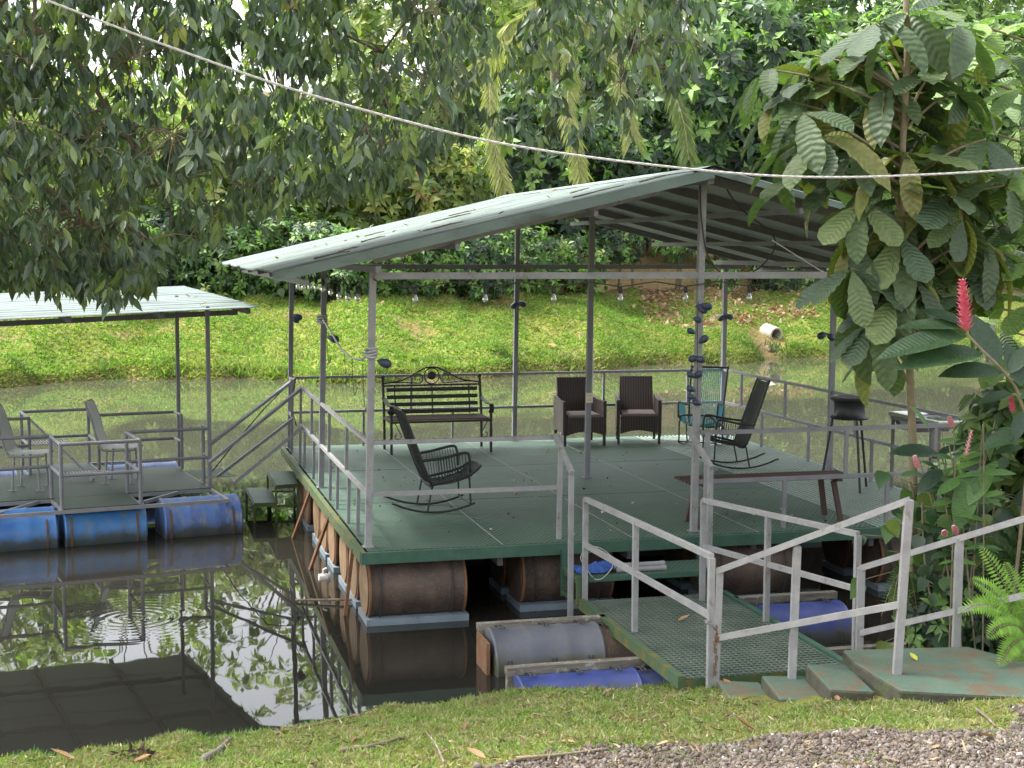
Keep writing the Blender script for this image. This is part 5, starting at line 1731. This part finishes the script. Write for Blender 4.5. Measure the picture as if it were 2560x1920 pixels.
for (px, py) in WH:
    Y = random.uniform(10.5, 11.4)
    c = at(px, py, Y)
    a = min(ntr, key=lambda q: abs(q.z - (c.z - .35)))
    br_ = catmull([a, a.lerp(c, .55) + Vector((0, 0, .05)), c], 4)
    MB().tube([p - bt0 for p in br_], .013, 6, r1=.007).build('branch', M_palebark, bt)
    k = random.choice((5, 5, 6, 6))
    ax = np.array([(c - a).normalized() * .6 + Vector((random.gauss(0, .2), -.25, .75))])
    p_, R_m, _ = rosettes(np.array([tuple(c - bt0)]), ax, k, spread=(.9, 1.7), droop=.5 if py < 500 else 1.0, base=.02)
    for q in range(k): place(random.choice(BIG), p_[q], R_m[q], random.uniform(.34, .52), bt)
# second, brighter one at the right edge
bt1 = Vector((4.9, 12.0, .3))
b2 = thing('large_leaved_tree', 'brighter large leaved tree at the right edge behind the ginger flower', 'tree', bt1)
tr = catmull([bt1, Vector((4.9, 12, 2.2)), Vector((4.8, 12, 4.2)), Vector((4.7, 12.1, 6.5))], 6)
MB().tube([p - bt1 for p in tr], .05, 8, r1=.025).build('trunk', M_palebark, b2, smooth=True)
BRI = tinted(LT_big, [(.10, .17, .05), (.15, .24, .06), (.19, .29, .07), (.07, .12, .045)], M_crinkle)
for (px, py) in [(2440, 60), (2520, 140), (2380, 180), (2470, 260), (2550, 320), (2410, 360), (2500, 430), (2380, 480), (2560, 520), (2440, 560), (2540, 640), (2340, 300), (2480, 700), (2580, 760), (2320, 560), (2370, 640), (2560, 220), (2600, 60), (2450, 480), (2520, 560), (2400, 760), (2500, 820), (2560, 420), (2470, 620), (2590, 660), (2350, 420), (2540, 900)]:
    c = at(px, py, random.uniform(10.9, 11.9))
    a = min(tr, key=lambda q: abs(q.z - (c.z - .4)))
    MB().tube([p - bt1 for p in catmull([a, a.lerp(c, .5) + Vector((0, 0, .08)), c], 4)], .014, 6, r1=.007).build('branch', M_palebark, b2)
    ax = np.array([Vector((random.gauss(-.2, .3), -.3, .75))])
    k = random.choice((6, 6, 7))
    p_, R_m, _ = rosettes(np.array([tuple(c - bt1)]), ax, k, spread=(.95, 1.75), droop=.35, base=.02)
    for q in range(k): place(random.choice(BRI), p_[q], R_m[q], random.uniform(.28, .44), b2)

# ------------------------------------------------------------------ gingers, ferns and understory by the landing
GIN = tinted(LT_lance, [(.028, .055, .03), (.036, .07, .034), (.048, .09, .04)], M_ginger)
GINL = tinted(LT_lance, [(.07, .15, .04), (.10, .20, .05), (.13, .25, .055)], M_ginger)
def leaf_between(a, b, mes, parent, o, wide=1.0, nrm=(0, -.5, .85)):
    a, b = Vector(a), Vector(b)
    d = b - a
    Rm = frames(np.array([tuple(d)]), np.array([nrm], float))[0]
    Rm = Rm.copy()
    Rm[:, 0] *= wide
    return place(mes, a - o, Rm, d.length, parent)
G3 = lambda x, y, Y: at(2100 + x * .398, 680 + y * .398, Y)
def spike(parent, o, base, tip, mat, rows=11, k=7, r=.03):
    axis = (tip - base); Ln = axis.length; axis.normalize()
    e1 = axis.orthogonal().normalized(); e2 = axis.cross(e1)
    for i in range(rows):
        s = i / (rows - 1)
        rr_ = r * (1.0 - .55 * s ** 2)
        for j in range(k):
            a = 2 * math.pi * (j + .5 * (i % 2)) / k
            out = e1 * math.cos(a) + e2 * math.sin(a)
            c = base + axis * (Ln * s)
            d = out * .85 + axis * .75
            t = axis.cross(out)
            p0 = c - t * .012; p1 = c + t * .012
            m1 = c + d * rr_ * .9 - t * .014; m2 = c + d * rr_ * .9 + t * .014; tp = c + d * rr_ * 1.5 + out * .004
            yield [p0 - o, p1 - o, m2 - o, m1 - o, tp - o]
def flower(parent, o, base, tip, mat, **kw):
    mb = MB()
    for q in spike(parent, o, base, tip, mat, **kw): mb.add(q, [(0, 1, 2, 3), (3, 2, 4)])
    mb.tube([base - o, tip - o], .006, 5)
    ob = mb.build('flower_spike', mat, parent)
    return ob
g0 = Vector((at(2560, 1500, 10.2).x, 10.5, .4))
gp = thing('red_ginger', 'red ginger plant with one tall pink red flower spike', 'plant', g0)
stem = catmull([g0, G3(1180, 1150, 10.2), G3(1130, 800, 10.2), G3(1040, 640, 10.15), G3(880, 480, 10.1), G3(795, 385, 10.1)], 6)
MB().tube([p - g0 for p in stem], .014, 7, r1=.009).build('stem', M_palebark, gp)
flower(gp, g0, G3(795, 372, 10.1), G3(770, 66, 10.1), M_pinkpetal, rows=14, k=8, r=.052)
for (a, b, w, dy) in (((800, 400), (240, 470), 1.15, -.15), ((900, 510), (370, 535), 1.25, -.2), ((1020, 630), (640, 600), 1.4, -.15), ((780, 350), (360, 300), 1.1, .1), ((770, 330), (500, 195), 1.2, .2), ((1000, 590), (820, 220), 1.5, .15), ((1140, 720), (1060, 430), 1.6, .1), ((1080, 760), (870, 800), 1.2, -.1), ((1150, 880), (1090, 1060), 1.5, -.1), ((1060, 640), (1220, 420), 1.3, .1), ((1100, 1000), (900, 1090), 1.6, -.1), ((1150, 1100), (960, 1120), 1.4, .0), ((1130, 800), (1300, 700), 1.4, 0)):
    leaf_between(G3(*a, 10.15), G3(*b, 10.15 + dy), random.choice(GIN), gp, g0, w)
gq0 = Vector((at(2400, 1560, 10.5).x, 10.55, .35))
gq = thing('pink_ginger', 'clump of pink ginger with narrow leaves and pale buds at the rail', 'plant', gq0)
for k in range(11):
    e = G3(random.uniform(450, 1030), random.uniform(900, 1180), random.uniform(10.2, 10.8))
    bs = gq0 + Vector((random.uniform(-.15, .2), random.uniform(-.1, .1), 0))
    st_ = catmull([bs, bs.lerp(e, .5) + Vector((0, 0, .15)), e], 5)
    MB().tube([p - gq0 for p in st_], .007, 5, r1=.004).build('stem', M_palebark, gq)
    for i in range(8):
        p = st_[4 + int(i * (len(st_) - 5) / 8)]
        s = 1 if i % 2 else -1
        tip = p + Vector((s * random.uniform(.1, .22), random.uniform(-.12, .06), random.uniform(-.05, .10)))
        leaf_between(p, tip, random.choice(GINL if random.random() < .6 else GIN), gq, gq0, random.uniform(1.1, 1.5), (0, -.4, .9))
for (a, b, w) in (((620, 1140), (330, 1100), 1.5), ((950, 1210), (800, 1450), 1.6), ((830, 1260), (740, 1620), 1.5), ((640, 1240), (490, 1370), 1.7), ((760, 1300), (610, 1380), 1.4), ((1010, 1100), (1150, 1040), 1.5), ((1040, 1160), (1010, 1240), 1.8), ((560, 1000), (470, 830), 1.4)):
    leaf_between(G3(*a, 10.4), G3(*b, 10.3), random.choice(GIN + GINL), gq, gq0, w)
for (b, t) in (((705, 975), (688, 915)), ((790, 1150), (825, 1000)), ((950, 1070), (968, 1010)), ((490, 1230), (470, 1160)), ((735, 1650), (715, 1600)), ((668, 1660), (652, 1630)), ((1085, 880), (1075, 790))):
    flower(gq, gq0, G3(*b, 10.25), G3(*t, 10.25), M_palepink if b[0] < 1000 else M_pinkpetal, rows=7, k=6, r=.019)

def fern_frond(parent, o, base, tip, lift, tint, width=.085, n=26):
    p = catmull([base, base.lerp(tip, .35) + Vector((0, 0, lift)), base.lerp(tip, .72) + Vector((0, 0, lift * .8)), tip], 9)
    L_ = len(p)
    P_, Dd, Nn, S_ = [], [], [], []
    for i in range(n):
        s = (i + 1) / (n + .5)
        x = s * (L_ - 1); j = min(int(x), L_ - 2)
        q = p[j].lerp(p[j + 1], x - j)
        tn = (p[j + 1] - p[j]).normalized()
        sd = tn.cross(Vector((.1, -.75, .6))).normalized()
        for g in (-1, 1):
            P_.append(q - o); Dd.append(sd * g + tn * .25); Nn.append(Vector((.1, -.75, .6)) + Vector((random.gauss(0, .12), 0, random.gauss(0, .12))))
            S_.append(width * (math.sin(math.pi * min(1, s * .93 + .1)) ** .55) * random.uniform(.9, 1.1))
    tv = LT_narrow[0].copy(); tv[:, 0] *= 2.6
    me = leaves_mesh('frond', (tv, LT_narrow[1]), np.array(P_), frames(np.array(Dd), np.array(Nn)), np.array(S_), palette(len(P_), [(tint, 1)], .08), M_leaf)
    fo = put('frond', me, parent, 'stuff')
    MB().tube([q - o for q in p], .004, 4, r1=.0015).build('rib', M_palebark, fo)
G4 = lambda x, y, Y: at(2100 + x * .3134, 1240 + y * .3134, Y)
f0_ = G4(1540, 1200, 9.55)
fe = thing('fern', 'bright lime green sword fern at the right edge by the landing', 'fern', f0_)
for (x, y, lf) in ((1110, 390, .05), (1310, 520, .05), (1045, 660, .08), (940, 945, .16), (1035, 870, .08), (1170, 1140, .12), (1265, 1365, .1), (1400, 815, .05), (1500, 420, .03), (1620, 500, .03), (1350, 1450, .06), (1750, 800, .1), (1180, 780, .1), (1700, 1100, .12)):
    fern_frond(fe, f0_, f0_, G4(x, y, 9.5 + random.uniform(-.25, .2)), lf, (.19, .34, .05), .085, 28)
f1_ = G4(1500, 700, 10.9)
fd = thing('fern', 'dark green fern hanging behind the right handrail', 'fern', f1_)
for (x, y, lf) in ((1150, 330, .12), (1260, 250, .15), (1420, 260, .15), (1100, 560, .18), (1200, 700, .1), (1330, 430, .12), (1550, 330, .1), (1030, 760, .2), (1500, 950, .1)):
    fern_frond(fd, f1_, f1_, G4(x, y, 10.7 + random.uniform(-.2, .2)), lf, (.05, .10, .03), .075, 26)
f2_ = G4(520, 620, 10.9)
fd = thing('fern', 'dark fern drooping beside the gangway under the gingers', 'fern', f2_)
for (x, y, lf) in ((330, 960, .1), (500, 930, .1), (420, 860, .12), (620, 960, .1), (680, 1080, .12), (560, 1150, .08), (470, 1120, .1)):
    fern_frond(fd, f2_, f2_, G4(x, y, 10.7 + random.uniform(-.15, .15)), lf, (.06, .10, .03), .06, 24)
# climbing heart-leaved plants and dark fill
LT_heart = leaf_template([(0, 0), (.02, .22), (.14, .36), (.32, .38), (.55, .30), (.78, .15), (1, 0)], .15, .2)
HEA = tinted(LT_heart, [(.03, .065, .028), (.045, .10, .035), (.09, .17, .04), (.16, .22, .05)], M_glossleaf)
def climber(label, pts, n, size, spreadm=.16):
    o = pts[0].copy()
    t = thing('climbing_plant', label, 'plant', o)
    st_ = catmull(pts, 8)
    MB().tube([p - o for p in st_], .011, 6, r1=.006).build('stem', M_palebark, t)
    for i in range(n):
        p = st_[int((i + .5) / n * (len(st_) - 1))]
        b_ = p + Vector((random.gauss(0, spreadm), random.uniform(-.22, .1), random.gauss(0, .06)))
        dd = Vector((random.gauss(0, .5), -.3, -.75 + random.gauss(0, .3)))
        Rm = frames(np.array([tuple(dd)]), np.array([[random.gauss(0, .3), -.8, .5]]))[0]
        place(random.choice(HEA), b_ - o, Rm, size * random.uniform(.7, 1.25), t)
        MB().tube([p - o, b_ - o], .003, 4).build('leaf_stalk', M_palebark, t)
climber('leafy climber with heart shaped leaves left of the gingers', [G4(590, 1180, 10.9), G4(600, 800, 10.9), G4(570, 420, 10.85), G4(600, 100, 10.85), G4(560, -120, 10.8)], 40, .15)
climber('spotted leafy stems between the two right handrail posts', [G4(720, 1180, 10.7), G4(715, 800, 10.7), G4(670, 450, 10.7), G4(655, 60, 10.7)], 22, .13, .1)
climber('leafy stem just left of the right handrail post', [G4(800, 1180, 10.75), G4(820, 700, 10.75), G4(870, 350, 10.75), G4(930, 60, 10.8)], 22, .14, .12)
climber('broad leaved climber behind the right handrail', [G4(1250, 1200, 11.1), G4(1230, 800, 11.1), G4(1200, 400, 11.1), G4(1250, -60, 11.1)], 44, .17, .25)
ee = at(700, 745, Yb(700, 6.2)); ee.z = far_z(ee.x, ee.y)
el = thing('elephant_ear', 'elephant ear plant with heart shaped leaves at the hedge foot by the roof corner', 'plant', ee)
for (px, py, sz_, rx) in ((697, 677, .42, 0), (672, 690, .3, -.8), (722, 690, .34, .7), (700, 722, .3, .3), (738, 700, .22, .9)):
    p = at(px, py, ee.y - .25)
    MB().tube([Vector((0, 0, 0)), (p - ee) * .6 + Vector((0, .1, .05)), p - ee], .012, 5).build('leaf_stalk', M_palebark, el)
    Rm = frames(np.array([[rx, -.2, -.8]]), np.array([[0, -.9, .4]]))[0]
    place(HEA[2], p - ee, Rm, sz_, el)
def near_shrub(label, X, Y, Z, r, n, size, pal, T=LT_small, base_z=.3, name='understory_shrub'):
    m = n
    d = rand_dirs(m); rad = rng.uniform(.3, 1, m) ** .5
    P_ = d * rad[:, None] * np.array(r)
    A = unit(d + np.array([0, -.4, .4]))
    pos, R, ci = rosettes(P_, A, 6, droop=.4, base=.01)
    ct = palette(m, PAL[pal], .12)
    root = thing(name, label, 'shrub', (X, Y, base_z))
    off = np.array([0, 0, Z - base_z])
    put('crown', leaves_mesh('crown', T, pos + off, R, size * rng.uniform(.7, 1.25, len(pos)), ct[ci], M_leaf), root, 'stuff')
    MB().tube([(0, 0, -.2), (.03, .02, (Z - base_z) * .6), (0, 0, Z - base_z)], .03, 6, r1=.015).build('stem', M_bark, root)
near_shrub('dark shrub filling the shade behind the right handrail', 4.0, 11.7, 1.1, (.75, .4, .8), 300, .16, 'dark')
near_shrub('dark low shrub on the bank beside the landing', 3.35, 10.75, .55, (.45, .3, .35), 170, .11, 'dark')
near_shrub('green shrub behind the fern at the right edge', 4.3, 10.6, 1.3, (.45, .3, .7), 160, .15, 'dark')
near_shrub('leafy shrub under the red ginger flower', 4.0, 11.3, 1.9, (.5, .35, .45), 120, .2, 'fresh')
# ------------------------------------------------------------------ grass, gravel and litter
GT = (np.array([(-.5, 0, 0), (.5, 0, 0), (-.38, .5, .03), (.38, .5, .03), (0, 1, -.12)], np.float32), np.array([(0, 1, 3), (0, 3, 2), (2, 3, 4)], np.int32))
def blades(name, P_, h, w, tint, leanf=.7, mat=M_grass):
    n = len(P_)
    d = np.stack([rng.normal(size=n) * leanf, rng.normal(size=n) * leanf, np.ones(n)], 1)
    R = frames(d, rng.normal(size=(n, 3)) + np.array([0, -.8, .2]))
    R = R.copy()
    tv, tf = GT
    hh = h * rng.uniform(.55, 1.25, n)
    ww = w * rng.uniform(.7, 1.3, n)
    loc_ = np.empty((n, 5, 3), np.float32)
    loc_[..., 0] = tv[None, :, 0] * ww[:, None]
    loc_[..., 1] = tv[None, :, 1] * hh[:, None]
    loc_[..., 2] = tv[None, :, 2] * hh[:, None]
    v = P_[:, None, :] + np.einsum('nij,nkj->nki', R, loc_)
    f = (tf[None] + (np.arange(n) * 5)[:, None, None]).reshape(-1, 3)
    return fast_mesh(name, v.reshape(-1, 3), f, mat, np.repeat(tint, 5, 0))
PADP = [(2.40, 8.80), (3.2, 8.66), (4.2, 8.55), (6.0, 8.4), (6.0, 9.1), (3.75, 9.2), (3.45, 9.35), (3.14, 9.82), (2.25, 9.72), (2.0, 9.72), (1.42, 9.9), (1.45, 9.35), (1.73, 9.2), (2.02, 9.05)]
def in_pad(x, y):
    c = False
    for i in range(len(PADP)):
        x1, y1 = PADP[i]; x2, y2 = PADP[i - 1]
        if (y1 > y) != (y2 > y) and x < (x2 - x1) * (y - y1) / (y2 - y1) + x1: c = not c
    return c
P_, T_ = [], []
n = 0
while n < 96000:
    x, y = random.uniform(-5.4, 5.6), random.uniform(7.2, 11.2)
    if y > shore_y(x) - .03 or abs(x) > y * .37 + 1.3 or in_pad(x, y): continue
    g = gravel_y(x) + .14 * fbm(x, y, 4, 9)
    if y < g - .05 and random.random() > (.35 if fbm(x, y, 2.5, 31) > .3 else .03): continue
    if y < g + .1 and random.random() > .4: continue
    if fbm(x, y, 2.6, 21) > .2 and random.random() < .72: continue
    P_.append((x, y, near_z(x, y) - .004)); n += 1
    t = fbm(x, y, 2.4, 13)
    c = random.choice([(.19, .23, .08), (.22, .26, .09), (.15, .19, .06), (.27, .28, .13), (.31, .28, .17), (.24, .19, .12)] if t > -.1 else [(.17, .22, .07), (.20, .26, .08), (.14, .19, .06), (.26, .27, .13)])
    T_.append(c)
P_, T_ = np.array(P_), np.array(T_) * rng.uniform(.95, 1.3, (n, 1))
tag(put('near_grass', blades('near_grass', P_, .046, .011, T_, 1.35)), 'short mown grass on the near bank', 'grass', kind='stuff')
# taller weeds along the water's edge
P_, T_ = [], []
for k in range(2600):
    x = random.uniform(-4.2, 1.9); y = shore_y(x) - abs(random.gauss(0, .05)) - .0
    P_.append((x, y, near_z(x, y))); T_.append(random.choice([(.13, .27, .07), (.18, .3, .07), (.1, .2, .05)]))
tag(put('edge_weeds', blades('edge_weeds', np.array(P_), .075, .014, np.array(T_), .6)), 'small leafy weeds along the near water edge', 'weeds', kind='stuff')
# far bank grass
P_, T_ = [], []
n = 0
while n < 125000:
    x = random.uniform(-17, 17); d = random.uniform(.02, 7.4) if random.random() > .12 else random.uniform(0, .5)
    y = far_shore(x) + d
    t = fbm(x, y, .6, 7)
    if d > 6.4 + .6 * t: continue
    if 4.6 < x < 9.5 and d > 2.4 + .5 * t and random.random() < .85 * min(1, max(0, t + .75)): continue
    if gouge(x, y) > .3 and random.random() < .9: continue
    if t > .45 and random.random() < .5: continue
    P_.append((x, y, far_z(x, y) - .35 * gouge(x, y) - .01)); n += 1
    q = fbm(x, y, .9, 17)
    if d < .35: c = random.choice([(.24, .26, .08), (.20, .25, .07), (.27, .28, .11), (.15, .19, .06)])
    elif q > .1: c = random.choice([(.20, .26, .07), (.25, .29, .085), (.17, .23, .06), (.29, .29, .12)])
    else: c = random.choice([(.16, .25, .06), (.20, .29, .07), (.14, .21, .05)])
    T_.append(c)
P_, T_ = np.array(P_), np.array(T_) * rng.uniform(.85, 1.1, (n, 1))
tag(put('bank_grass', blades('bank_grass', P_, .115, .036, T_, 1.3)), 'sunlit grass on the far bank', 'grass', kind='stuff')

# flecks on the deck
P_ = np.array([tuple(PV.w((random.uniform(0, 4.8), random.uniform(-.1, 6.2), ZD + .006))) for _ in range(160)])
tag(put('deck_flecks', blades('deck_flecks', P_, .028, .02, palette(160, [((.5, .5, .46), 2), ((.06, .05, .04), 3), ((.3, .24, .16), 2)]), 6, M_deadleaf)), 'tiny flecks of debris and droppings on the green deck', 'debris', kind='stuff')
# rough tufts and dark weeds along the far bank
P_, T_ = [], []
for k in range(46):
    x = random.uniform(-15, 14); d = random.choice((random.uniform(0, .25), random.uniform(0, .25), random.uniform(.5, 5.5)))
    c = random.choice([(.12, .19, .05), (.16, .22, .06), (.09, .15, .045), (.25, .25, .1)])
    for q in range(70):
        xx, yy = x + random.gauss(0, .28), far_shore(x) + abs(d + random.gauss(0, .14))
        P_.append((xx, yy, far_z(xx, yy) - .01)); T_.append(np.array(c) * random.uniform(.7, 1.3))
tag(put('bank_weeds', blades('bank_weeds', np.array(P_), .26, .04, np.array(T_), .7)), 'rougher weed tufts along the far bank and its waterline', 'weeds', kind='stuff')
# gravel
M_gravel = leafmat('gravel_stone', .85, 0.0, .25)
t_ = (1 + 5 ** .5) / 2
IV = np.array([(-1, t_, 0), (1, t_, 0), (-1, -t_, 0), (1, -t_, 0), (0, -1, t_), (0, 1, t_), (0, -1, -t_), (0, 1, -t_), (t_, 0, -1), (t_, 0, 1), (-t_, 0, -1), (-t_, 0, 1)]) / 1.9
IF = np.array([(0, 11, 5), (0, 5, 1), (0, 1, 7), (0, 7, 10), (0, 10, 11), (1, 5, 9), (5, 11, 4), (11, 10, 2), (10, 7, 6), (7, 1, 8), (3, 9, 4), (3, 4, 2), (3, 2, 6), (3, 6, 8), (3, 8, 9), (4, 9, 5), (2, 4, 11), (6, 2, 10), (8, 6, 7), (9, 8, 1)])
vv, ff, tt_ = [], [], []
n = 0
while n < 33000:
    x, y = random.uniform(-.8, 5.4), random.uniform(7.2, 9.4)
    g = gravel_y(x) + .12 * fbm(x, y, 4, 9)
    if y > g or abs(x) > y * .37 + 1.3 or in_pad(x, y): continue
    r = random.lognormvariate(math.log(.0070), .42)
    q = rand_dirs(3)
    Q, _ = np.linalg.qr(q)
    v = (IV * (1 + rng.normal(size=(12, 1)) * .26) * np.array([1.25, 1, .75])) @ Q.T * r + np.array([x, y, near_z(x, y) + r * .35])
    vv.append(v); ff.append(IF + 12 * n)
    b_ = random.choice([(.12, .10, .083), (.16, .135, .115), (.09, .075, .062), (.2, .175, .155), (.14, .105, .082)])
    if random.random() < .012: b_ = (.5, .48, .45)
    tt_.append(np.tile(np.array(b_) * random.uniform(.8, 1.15), (12, 1))); n += 1
tag(put('gravel', fast_mesh('gravel', np.concatenate(vv), np.concatenate(ff), M_gravel, np.concatenate(tt_))), 'loose brown grey gravel at the lower right', 'gravel', kind='stuff')

# fallen leaves, sticks
LT_curl = leaf_template([(0, 0), (.15, .14), (.4, .24), (.65, .21), (.85, .1), (1, 0)], -.35, .55)
DRY = tinted(LT_curl, [(.30, .17, .09), (.38, .24, .14), (.22, .12, .07), (.45, .32, .2)], M_deadleaf, 'dry_leaf')
def litter(label, group, p, s, flat=.25, mes=None, rz=None):
    o = put('fallen_leaf', mes or random.choice(DRY))
    a = random.uniform(0, 6.28) if rz is None else rz
    o.matrix_basis = Matrix.Translation(p) @ Matrix.Rotation(a, 4, 'Z') @ Matrix.Rotation(random.uniform(-flat, flat), 4, 'X') @ Matrix.Rotation(random.uniform(-flat, flat), 4, 'Y') @ Matrix.Scale(s, 4)
    return tag(o, label, 'leaf', group)
def on_ground(px, py):
    z = .4
    for _ in range(5):
        p = on(px, py, z); z = near_z(p.x, p.y)
    p.z = z + .02
    return p
for (x, y, s, lab) in ((1890, 1835, .14, 'largest curled brown leaf, on the grass just above the gravel edge'), (2010, 1775, .10, 'brown leaf on the grass below the concrete steps'), (2120, 1790, .09, 'brown leaf on the grass below the thick handrail post'),
    (1640, 1870, .09, 'brown leaf at the left end of the gravel'), (1215, 1905, .13, 'tan leaf at the bottom edge left of the gravel'), (880, 1862, .08, 'brown leaf beside the mossy stick'), (190, 1905, .16, 'long tan leaf at the bottom left by the blackened clump'),
    (330, 1910, .14, 'tan leaf touching the blackened leaf clump'), (1400, 1860, .11, 'brown leaf on the grass above the bark strip'), (1585, 1802, .07, 'small leaf on the grass below the gangway beam'), (2095, 1760, .08, 'leaf lying right at the foot of the steps'),
    (905, 1872, .07, 'small leaf lying across the mossy stick'), (1830, 1722, .09, 'leaf at the foot of the gangway end post'), (2480, 1850, .12, 'leaf on the gravel at the right by the dead twig'), (1160, 1830, .06, 'small pale leaf in the middle of the grass'),
    (2330, 1880, .06, 'small leaf on the gravel at the bottom right'), (1660, 1752, .06, 'small leaf on the grass near the ramp corner')):
    litter(lab, 'dry leaves on the near bank', on_ground(x, y), s)
YL = tinted(LT_curl, [(.45, .45, .07)], M_deadleaf, 'yellow_leaf')[0]
litter('small yellow leaf lying on the concrete landing', None, on(2293, 1652, .605), .09, .05, YL, .3)
p = PV.w((2.25, -1.75, GZ + .012)); litter('brown leaf lying on the gangway mesh', None, p, .12, .1)
for k in range(14):
    u, v = random.uniform(.3, 4.6), random.uniform(.2, 5.5)
    litter('tiny dry leaf scattered on the green deck', 'leaf bits on the deck', PV.w((u, v, ZD + .008)), random.uniform(.03, .06), .1)
p = PV.w((1.95, 2.35, ZD + .01)); litter('larger pale dry leaf on the deck in front of the centre post', None, p, .10, .1, DRY[3])
for k in range(26):
    x = random.uniform(-13, 9); d = random.uniform(.8, 6)
    y = far_shore(x) + d
    litter('pale dry leaf lying on the far grass bank', 'dry leaves on the far bank', Vector((x, y, far_z(x, y) + .1)), random.uniform(.16, .3), .3, random.choice(DRY[1:]))
P_, T_ = [], []
for k in range(2600):
    x = random.uniform(4.2, 10); d = random.uniform(2.4, 6.8); y = far_shore(x) + d
    t = fbm(x, y, .6, 7)
    if random.random() > min(1, max(0, t + .7)): continue
    P_.append((x, y, far_z(x, y) + .03)); T_.append(random.choice([(.3, .17, .11), (.36, .22, .15), (.2, .11, .07), (.42, .3, .22)]))
tag(put('leaf_litter', blades('leaf_litter', np.array(P_), .16, .09, np.array(T_), 2.5, M_deadleaf)), 'brown leaf litter covering the far bank around the drain pipe', 'leaf litter', kind='stuff')

def stick(label, pts, r, mat=M_bark, group=None):
    o = MB().tube(catmull(pts, 5), r, 6, r1=r * .4).build('stick', mat, None, smooth=True)
    return tag(o, label, 'stick', group)
def gpts(*xy): return [on_ground(x, y) for x, y in xy]
stick('pale bleached branch lying at the lower left grass', gpts((510, 1905), (545, 1880), (575, 1850)), .03, M_timber)
stick('long thin pale twig on the grass by the water edge', gpts((690, 1838), (780, 1818), (860, 1800), (935, 1787)), .011, M_palebark)
stick('dark forked twig standing in the grass at the bottom', [on_ground(1110, 1915), on_ground(1090, 1890) + Vector((0, 0, .05)), on_ground(1062, 1870) + Vector((0, 0, .09))], .009)
stick('mossy stick with bark on the grass near the bottom', gpts((850, 1885), (930, 1872), (1010, 1850)), .02)
stick('bark strip lying on the gravel edge', gpts((1290, 1905), (1400, 1895), (1520, 1880)), .014, M_palebark)
stick('dead twig lying between grass and gravel at right', gpts((2440, 1780), (2465, 1800), (2490, 1825)), .012, M_bark)
stick('thin twig on the grass below the blue drum', gpts((1330, 1790), (1370, 1797), (1420, 1793)), .006, M_palebark)
# dark leaf clump at the lower left edge
ce = on_ground(335, 1895)
d = rand_dirs(60)
tag(put('dead_leaf_clump', leaves_mesh('dead_leaf_clump', LT_curl, np.array(ce)[None] + d * np.array([.13, .06, .025]), frames(rand_dirs(60) * np.array([1, 1, .3]), rand_dirs(60)), rng.uniform(.03, .075, 60), palette(60, [((.05, .035, .03), 1), ((.1, .07, .05), 1)]), M_deadleaf)), 'clump of blackened dead leaves at the lower left bank', 'leaves', kind='stuff')
# twigs on the pavilion roof
def roof_pt(u, v): return PV.w((u, v, roof_z(u) + .03))
for k, (u, v, l, a) in enumerate(((1.9, .1, .5, .1), (.6, .5, .4, .2), (.2, 1.6, .3, .5), (1.1, 2.6, .45, .15), (-.2, .3, .3, .8), (2.5, .0, .35, .3), (1.5, 3.6, .3, -.3), (.5, 3.3, .25, .4), (2.3, 1.5, .3, .6), (-.45, 0.05, .35, -.6))):
    c = roof_pt(u, v)
    dv = Vector((math.cos(a + PV.a), math.sin(a + PV.a), SL * math.cos(a))) * l
    o = MB().tube(catmull([c, c + dv * .5 + Vector((.02, .04, .01)), c + dv], 3), .008, 5, r1=.004).tube([c + dv * .4, c + dv * .6 + Vector((.03, .1, .02))], .005, 4).build('roof_twig', M_bark)
    tag(o, 'dead twig lying on the left slope of the pavilion roof', 'twig', 'twigs on the pavilion roof')
for k in range(12):
    u, v = random.uniform(-.6, 2.9), random.uniform(-.2, 5.5)
    litter('dead leaf lying on the left slope of the pavilion roof', 'leaves on the pavilion roof', roof_pt(u, v), random.uniform(.05, .1), .1, DRY[2])
for k in range(6):
    q = RF.w(RFR + exr * random.uniform(.2, 2.6) + eyr * random.uniform(.3, 3) + nr_r * .03)
    litter('dead leaf lying on the small raft roof', 'leaves on the raft roof', q, random.uniform(.06, .1), .1, DRY[2])

# crumbs of thatch and twigs over the near grass
P_ = []
while len(P_) < 1500:
    x, y = random.uniform(-3.6, 4.2), random.uniform(7.4, 10.6)
    if y > shore_y(x) - .08 or in_pad(x, y) or abs(x) > y * .37 + .2: continue
    if fbm(x, y, 1.7, 41) < .0 and random.random() < .8: continue
    P_.append((x, y, near_z(x, y) + .022))
tag(put('thatch', blades('thatch', np.array(P_), .06, .011, palette(len(P_), [((.2, .13, .08), 3), ((.33, .26, .17), 3), ((.1, .07, .045), 2)]), 4, M_deadleaf)), 'crumbs of dry leaves and twigs strewn over the near grass', 'leaf litter', kind='stuff')
